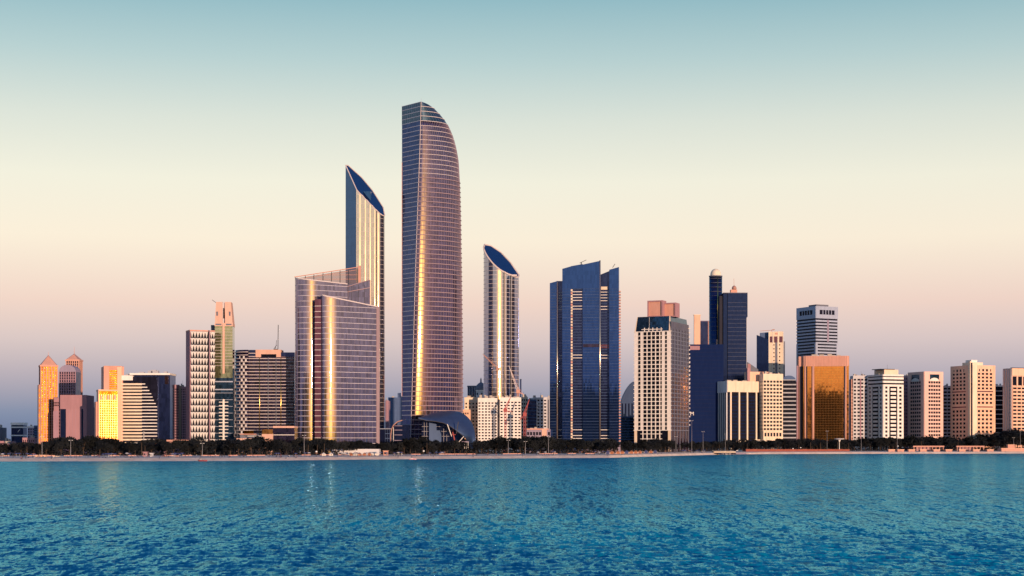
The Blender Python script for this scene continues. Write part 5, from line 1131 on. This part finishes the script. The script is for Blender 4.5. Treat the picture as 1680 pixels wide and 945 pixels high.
for px, yt, wh in ((499, 714, 'before the sail towers'), (862, 724, 'below the red and white crane'), (834, 722, 'below the red crane'), (900, 716, 'at the left foot of the deep blue tower'), (1109, 716, 'at the right foot of the grid hotel'), (1135, 690, 'below the white letter sign'), (1153.5, 708, 'before the plain navy slab'), (1190, 712, 'before the pillared office'), (1357, 707, 'before the copper glass building'), (1413, 716, 'before the mauve-white grid block'), (1472, 714, 'before the stepped-band apartment tower'), (1663, 718, 'beside the stone monument'), (1674, 700, 'near the right edge above the monument'), (332, 727, 'before the triangle-clad tower'), (116, 722, 'before the rose pink block'), (69, 716, 'before the golden spire tower')):
    lamp_post(px, shore(px) + (66 if px < 1210 else 40), yt, 'tall pale lamp post ' + wh)
def globe_lamp(px, py, label):
    D = shore(px) + (64 if px < 1210 else 38); b = Bld('globe_lamp', label, 'lamp', px, D, 0, 2.6); z = b.z(py)
    M = MB().lathe([(.2, 0), (.12, .4), (.09, z)], 8); b.mb('pole', M, 'dark_metal'); M = MB().lathe([(.15, -.6), (.7, -.35), (.85, 0), (.7, .4), (.15, .65)], 12); b.add('globe', M.me('globe', 'lamp_glass', True), loc=(0, 0, z))
for px, py, wh in ((519, 741, 'under the first sail tower'), (585, 740.5, 'under the purple sail tower front'), (695, 740, 'under the shell canopy'), (1313.5, 734.5, 'behind the red hoarding, right one'), (1301, 736, 'behind the red hoarding, left one'), (1473, 732, 'at the start of the stone blocks')): globe_lamp(px, py, 'white globe lamp ' + wh)
# mushroom canopy and pergolas
b = Bld('mushroom_canopy', 'pale flat mushroom canopy on one column before the copper building', 'canopy', 1377, shore(1377) + 46, 0, 2.9); H = b.z(720)
M = MB().lathe([(.5, 0), (.35, H * .7), (1.6, H - 1.2), (5.6, H - .3), (5.8, H + .2), (.4, H + .7)], 20); b.mb('canopy', M, 'white'); b.box('base', 'concrete', -1, 1, -1, 1, 0, .5)
for px0, px1, lb in ((1499, 1547, 'long pink pergola roof behind the stone blocks, left one'), (1570, 1613, 'long pink pergola roof behind the stone blocks, right one')):
    b = Bld('pergola', lb, 'pergola', px0, shore(px0) + 34, 0, 2.6); w = b.u(px1); H = b.z(731.5); b.box('roof', 'pink', -1, w + 1, -2, 3, H - .7, H); b.box('roof_edge', 'salmon', -1.1, w + 1.1, -2.15, -2, H - 1.3, H + .1)
    for i in range(9): b.box('column', 'salmon', w * i / 8 - .35, w * i / 8 + .35, -1.6, -.9, 0, H - .7)
    b.box('back_wall', 'mauve', w * .1, w * .6, 2, 2.4, 0, H - .8)
b = Bld('stone_monument', 'stepped stone terrace block with a small plinth at the right edge', 'monument', 1643, shore(1650) + 14, 0, 1.0); w = b.u(1690); b.box('terrace', 'salmon', 0, w, 0, 14, -.5, b.z(736)); b.box('terrace_cap', 'beige', -.4, w + .4, -.4, 14, b.z(736), b.z(735.2)); b.box('plinth', 'salmon', b.u(1655), b.u(1666), 3, 9, b.z(735.3), b.z(730)); b.box('plinth_cap', 'beige', b.u(1654.4), b.u(1666.6), 2.6, 9.4, b.z(730), b.z(729.3)); 
for i in range(3): b.box('step', 'peach', 1.5 * i + 2, w - 1, -.8 - .0 * i, -.02, -.5 + i * .9, .25 + i * .9)
for i, px in enumerate((1463, 1478, 1496, 1515, 1537, 1557, 1579, 1602, 1625)):
    D = shore(px) + 10; b = Bld('stone_block', 'squat salmon stone block on the quay, %s from the red hoarding' % ('first', 'second', 'third', 'fourth', 'fifth', 'sixth', 'seventh', 'eighth', 'ninth')[i], 'stone block', px - 5.2, D, 0, 0.6, group='stone blocks on the quay'); w = b.u(px + 5.2); b.box('block', 'salmon', 0, w, 0, 6, 0, b.z(738.2)); b.box('cap', 'beige', -.35, w + .35, -.35, 6.3, b.z(738.2), b.z(737.2)); b.box('niche', 'mauve', w * .3, w * .7, -.1, .2, .4, 2)
V = []; px_ = list(range(1392, 1741, 12))
M = MB()
for a, c in zip(px_, px_[1:]):
    Da, Dc = shore(a) + 3, shore(c) + 3; xa, xc = X(a, Da), X(c, Dc)
    M.add([(xa, Da, -1), (xc, Dc, -1), (xc, Dc + 5, -1), (xa, Da + 5, -1), (xa, Da, 1.5), (xc, Dc, 1.5), (xc, Dc + 5, 1.5), (xa, Da + 5, 1.5)], [(4, 5, 6, 7), (0, 1, 5, 4), (2, 3, 7, 6)])
o = link('quay_wall', M.me('quay_wall', 'purplegrey')); tag(o, 'low grey-pink quay wall along the water under the stone blocks', 'quay wall', kind='structure')
# red hoarding
b = Bld('hoarding_fence', 'long red-brown hoarding of upright panels along the quay below the cream hotel', 'fence', 1218, shore(1218) + 26, 0, .8); b.root.location = (0, 0, 0); N = 30
for i in range(N):
    pa, pb = 1218 + 176 * i / N, 1218 + 176 * (i + 1) / N; Da, Dc = shore(pa) + 24, shore(pb) + 24
    if i == 0: Da += 8
    xa, xc = X(pa, Da), X(pb, Dc); zt = Z(737.0 + (1.4 if i == 0 else 0), Da) + random.uniform(-.15, .15)
    M = MB().add([(xa, Da, .2), (xc - .12, Dc, .2), (xc - .12, Dc + .25, .2), (xa, Da + .25, .2), (xa, Da, zt), (xc - .12, Dc, zt), (xc - .12, Dc + .25, zt), (xa, Da + .25, zt)], [(4, 5, 6, 7), (0, 1, 5, 4), (1, 2, 6, 5), (2, 3, 7, 6), (3, 0, 4, 7)]); link('panel', M.me('panel', 'terracotta'), b.root)
    M = MB().bar((xa, Da + .3, .2), (xa, Da + .3, zt + .5), .14); link('post', M.me('post', 'rust_metal'), b.root)
# small jetty
b = Bld('jetty', 'short pale jetty with dark edge between the sand and the red hoarding', 'jetty', 1171, shore(1171) + 4, 0, 0); w = b.u(1207); b.box('deck', 'cream', 0, w, 0, 16, 2.2, 3.4); b.box('fender', 'dark', -.1, w + .1, -.2, .1, 1.2, 2.2); b.box('ramp', 'purplegrey', w * .9, w * 1.5, 2, 14, .6, 1.6)
for i in range(7): b.box('pile', 'dark', w * i / 6.2, w * i / 6.2 + .6, .3, 1, -1.5, 2.2)
b.box('rail', 'grey', 0, w, 15, 15.1, 4.2, 4.35)

M = MB(); px_ = list(range(-60, 1171, 15))
for a, c in zip(px_, px_[1:]):
    if random.random() < .45: continue
    Da, Dc = shore(a) + 66, shore(c) + 66; xa, xc = X(a, Da), X(c, Dc)
    M.add([(xa, Da, 2.4), (xc, Dc, 2.4), (xc, Dc + .5, 2.4), (xa, Da + .5, 2.4), (xa, Da, 3.5), (xc, Dc, 3.5), (xc, Dc + .5, 3.5), (xa, Da + .5, 3.5)], [(4, 5, 6, 7), (0, 1, 5, 4), (2, 3, 7, 6)])
tag(link('promenade_wall', M.me('promenade_wall', 'salmon')), 'low pink wall along the back of the beach', 'wall', kind='structure')
# kiosks, tents and parasols on the sand
def ground_z(px, D):
    d = D - shore(px); d = d / (.45 if px > 1210 and 0 < d < 70 else 1); return interp(d, rows)
for px0, px1, py, mt, lb in ((58, 75, 747.2, 'beige', 'long beige beach kiosk below the rose pink block'), (88, 95, 749, 'cream', 'small cream beach kiosk right of the long beige one'), (629, 636.5, 740, 'salmon', 'salmon lifeguard hut below the arched pavilion'), (235, 241, 742, 'pink', 'pink beach hut among shrubs below the banded office'), (246, 250, 744, 'palegrey', 'pale beach hut beside the pink one'), (265, 272, 748.5, 'salmon', 'low salmon kiosk on the sand below the colonnade hall'), (289, 293, 748.3, 'salmon', 'tiny salmon kiosk below the triangle-clad tower')):
    D = shore(px0) + 48; b = Bld('beach_kiosk', lb, 'kiosk', px0, D, 0, ground_z(px0, D) - .1); w = b.u(px1); H = b.z(py); b.box('wall', mt, 0, w, 0, 4, 0, H); b.box('roof', mt, -.5, w + .5, -.8, 4.5, H, H + .35); b.box('counter_opening', 'dark', w * .15, w * .55, -.05, .2, H * .35, H * .75); b.box('door', 'slate', w * .7, w * .85, -.05, .2, 0, H * .75)
def tent_mesh():
    M = MB(); M.add([(-2, -2, 2.2), (2, -2, 2.2), (2, 2, 2.2), (-2, 2, 2.2), (0, 0, 3.6)], [(0, 1, 4), (1, 2, 4), (2, 3, 4), (3, 0, 4)]); return M
TM = {k: tent_mesh().me('roof', k) for k in ('orange_cloth', 'white_cloth', 'blue_cloth')}; TP = MB(); 
for x in (-1.9, 1.9):
    for y in (-1.9, 1.9): TP.bar((x, y, 0), (x, y, 2.2), .07)
TPm = TP.me('poles', 'white_metal'); TB = {k: MB().box(-1.9, 1.9, 1.85, 1.95, .1, 2.1).me('back_cloth', k) for k in TM}
def tent(px, off, k, label, s=1.0, group='beach tents'):
    D = shore(px) + off; r = bpy.data.objects.new('beach_tent', None); COL.objects.link(r); r.location = (X(px, D), D, ground_z(px, D) - .05); r.scale = (s, s, s); tag(r, label, 'tent', group); MANY.append((r, px, {'orange_cloth': 'orange beach tent', 'white_cloth': 'white beach tent', 'blue_cloth': 'dark blue beach tent'}[k])); link('roof', TM[k], r); link('poles', TPm, r); link('back_cloth', TB[k], r)
for px in (1004, 1014, 1021, 1036, 1043, 1050, 1068): tent(px, 46, 'orange_cloth', 'orange beach tent on the sand below the grid hotel and deep blue tower', .85, 'orange beach tents')
for px in (997, 1028, 1060, 1075): tent(px, 50, 'blue_cloth', 'dark blue beach tent between the orange ones', .85, 'blue beach tents')
for px in (576, 590, 598, 606): tent(px, 44, 'orange_cloth', 'orange beach tent on the sand below the purple sail tower', .7, 'orange tents below the sail towers')
for px in (583, 610, 618, 543, 531): tent(px, 46, 'white_cloth', 'white beach tent on the sand below the sail towers', .7, 'white tents below the sail towers')
UM = {}
for k in ('white_cloth', 'orange_cloth', 'blue_cloth'): UM[k] = MB().lathe([(1.5, 2.1), (.9, 2.5), (.05, 2.75)], 10).me('canopy', k)
UP = MB().bar((0, 0, 0), (0, 0, 2.3), .05, k=6).me('pole', 'white_metal')
rg = random.Random(77)
zones = [(0, 60), (165, 215), (280, 300), (440, 530), (530, 640), (640, 660), (705, 730), (880, 930), (930, 990), (1090, 1160)]
for i in range(80):
    a, c = rg.choice(zones); px = rg.uniform(a, c); D = shore(px) + rg.uniform(22, 52); k = rg.choice(('white_cloth', 'blue_cloth', 'orange_cloth', 'blue_cloth', 'blue_cloth'))
    r = bpy.data.objects.new('parasol', None); COL.objects.link(r); r.location = (X(px, D), D, ground_z(px, D) - .05); cl = k.split('_')[0]; tag(r, 'small %s beach parasol standing open on the sand' % cl, 'parasol', '%s parasols on the beach' % cl); MANY.append((r, px, 'open %s parasol' % cl)); link('canopy', UM[k], r); link('pole', UP, r)
# people: one continuous figure per pose
def person_mesh(pose, mats):
    J = {'pelvis': (0, 0, .95), 'chest': (0, .01, 1.32), 'neck': (0, .01, 1.48), 'head': (0, -.01, 1.60), 'top': (0, 0, 1.74)}
    E_ = [('pelvis', 'chest'), ('chest', 'neck'), ('neck', 'head'), ('head', 'top')]; Rr = {'pelvis': .145, 'chest': .165, 'neck': .06, 'head': .1, 'top': .06}
    st = {'stand': 0, 'walk': .22, 'sit': 0}[pose]
    for s, sg in (('l', -1), ('r', 1)):
        J['sh' + s] = (sg * .19, .01, 1.42); J['el' + s] = (sg * .25, -.02 - sg * st * .5, 1.14); J['ha' + s] = (sg * .25, -.10 - sg * st, .88)
        J['hip' + s] = (sg * .1, 0, .9); J['kn' + s] = (sg * .11, -.03 + sg * st, .5); J['an' + s] = (sg * .11, sg * st * 1.6, .09); J['to' + s] = (sg * .12, sg * st * 1.6 - .2, .04)
        E_ += [('chest', 'sh' + s), ('sh' + s, 'el' + s), ('el' + s, 'ha' + s), ('pelvis', 'hip' + s), ('hip' + s, 'kn' + s), ('kn' + s, 'an' + s), ('an' + s, 'to' + s)]
        Rr.update({'sh' + s: .065, 'el' + s: .048, 'ha' + s: .04, 'hip' + s: .095, 'kn' + s: .065, 'an' + s: .045, 'to' + s: .04})
    if pose == 'sit':
        for k in J: J[k] = (J[k][0], J[k][1], J[k][2] - .8)
        for s, sg in (('l', -1), ('r', 1)): J['kn' + s] = (sg * .14, -.36, .42); J['an' + s] = (sg * .14, -.62, .08); J['to' + s] = (sg * .14, -.8, .06); J['ha' + s] = (sg * .2, -.34, .36); J['el' + s] = (sg * .26, -.12, .36)
    ks = list(J); me = bpy.data.meshes.new('person'); me.from_pydata([J[k] for k in ks], [(ks.index(a), ks.index(c)) for a, c in E_], [])
    o = bpy.data.objects.new('tmp_person', me); COL.objects.link(o); md = o.modifiers.new('s', 'SKIN'); 
    for i, k in enumerate(ks): me.skin_vertices[0].data[i].radius = (Rr[k], Rr[k]); me.skin_vertices[0].data[i].use_root = (k == 'pelvis')
    o.modifiers.new('d', 'SUBSURF').levels = 1
    bpy.context.view_layer.update(); out = bpy.data.meshes.new_from_object(o.evaluated_get(bpy.context.evaluated_depsgraph_get())); bpy.data.objects.remove(o); out.name = 'person'
    out.materials.clear()
    for k in mats: out.materials.append(MATS[k])
    zo = -.8 if pose == 'sit' else 0
    for pl in out.polygons:
        c = pl.center; z = c.z - zo; pl.material_index = 2 if z > 1.5 or (pose != 'sit' and abs(c.x) > .2 and z < 1.15) else 0 if z > 1.0 and c.y > -.3 else 1
    return out
POSES = [(person_mesh(ps, (a, c, 'skin')), w_, d_) for ps, w_ in (('stand', 'standing'), ('walk', 'walking'), ('sit', 'sitting')) for a, c, d_ in (('cloth_dark', 'cloth_dark', 'dark clothes'), ('cloth_white', 'cloth_blue', 'a white top and blue trousers'), ('cloth_red', 'cloth_dark', 'a red top and dark trousers'))]
rg = random.Random(5); pz = [(0, 60), (60, 215), (215, 300), (300, 440), (440, 660), (660, 770), (770, 870), (870, 990), (990, 1170)]; wt = [18, 36, 16, 34, 62, 34, 20, 32, 32]
for (a, c), k in zip(pz, wt):
    for i in range(k):
        px = rg.uniform(a, c); D = shore(px) + rg.uniform(4, 58); me, w_, d_ = rg.choice(POSES if rg.random() < .35 else POSES[::3]); o = link('person', me, None, (X(px, D), D, ground_z(px, D) - .02), rg.uniform(0, 6.28)); o.scale = (1.04,) * 3
        tag(o, 'distant beachgoer %s on the sand in %s' % (w_, d_), 'person', 'beachgoers %s in %s' % (w_, d_)); MANY.append((o, px, 'beachgoer %s in %s' % (w_, d_.replace('a white top and blue trousers', 'a white top').replace('a red top and dark trousers', 'a red top'))))
# boats
def hull_mesh(L, W, H, mat):
    st = [(-.5, .75, .0), (-.25, 1, 0), (.1, .95, 0), (.35, .6, .08), (.5, .06, .22)]; M = MB(); v = []; 
    for t, w_, up in st: v += [(L * t, -W / 2 * w_, H * (1 + up)), (L * t, -W / 2 * w_ * .7, .1), (L * t, 0, -.15), (L * t, W / 2 * w_ * .7, .1), (L * t, W / 2 * w_, H * (1 + up))]
    f = [(i * 5 + j, (i + 1) * 5 + j, (i + 1) * 5 + j + 1, i * 5 + j + 1) for i in range(4) for j in range(4)] + [(0, 1, 2, 3, 4)] + [(i * 5, i * 5 + 4, i * 5 + 9, i * 5 + 5) for i in range(4)]
    return M.add(v, f).me('hull', mat)
b = Bld('motor_boat', 'small dark red motor boat with a canopy close to the sand, triangle tower behind', 'boat', 333, 1060, 6, 0); b.add('hull', hull_mesh(5.6, 2.0, .8, 'hull')); b.box('canopy_roof', 'cloth_dark', -1.4, .8, -.8, .8, 1.9, 2.0)
for x in (-1.3, .7):
    for y in (-.7, .7): b.box('canopy_post', 'white_metal', x - .04, x + .04, y - .04, y + .04, .8, 1.9)
b.box('outboard_motor', 'rubber', -3.15, -2.75, -.25, .25, .1, 1.1); b.box('windscreen', 'g_window', .9, 1.0, -.7, .7, .85, 1.35)
b = Bld('jet_ski', 'pale pink jet ski on the water below the tallest tower', 'jet ski', 677, 1170, -8, 0); b.add('hull', hull_mesh(5.4, 1.5, .55, 'pink_hull')); b.box('seat', 'cloth_white', -1.6, .4, -.3, .3, .5, .95); b.box('handlebar', 'rubber', .55, .75, -.5, .5, 1.05, 1.15); b.box('steering_column', 'pink_hull', .4, .9, -.2, .2, .5, 1.05)
# parked cars glimpsed on the quay road
def car(px, D, mat, label):
    b = Bld('parked_car', label, 'car', px, D, random.uniform(-5, 5), 3.0, group=None)
    prof = [(-2.2, .35), (-2.2, .9), (-1.7, 1.0), (-1.1, 1.45), (.5, 1.48), (1.2, 1.0), (2.1, .85), (2.2, .4)]
    M = MB().add([(x, -.85, z) for x, z in prof] + [(x, .85, z) for x, z in prof], [tuple(range(8)), tuple(range(15, 7, -1))] + [(i, i + 8, (i + 1) % 8 + 8, (i + 1) % 8) for i in range(8)]); b.mb('body', M, mat); b.box('side_window', 'g_window', -.95, .6, -.88, -.8, 1.0, 1.35)
    for x in (-1.4, 1.35):
        for y in (-.85, .7): b.add('wheel', mesh('wheel', [(x + .33 * math.cos(t), y + q, .33 + .33 * math.sin(t)) for q in (0, .16) for t in [math.pi * 2 * i / 10 for i in range(10)]], [tuple(range(10)), tuple(range(19, 9, -1))] + [(i, i + 10, (i + 1) % 10 + 10, (i + 1) % 10) for i in range(10)], 'rubber'))
for px, mt, lb in ((1211, 'white_metal', 'white parked car at the left end of the red hoarding'), (1217, 'white_metal', 'white parked car just above the hoarding start'), (1225, 'grey', 'grey parked car above the red hoarding'), (1622, 'white_metal', 'white parked car beside the last stone block')): car(px, shore(px) + 42, mt, lb)
count_labels()
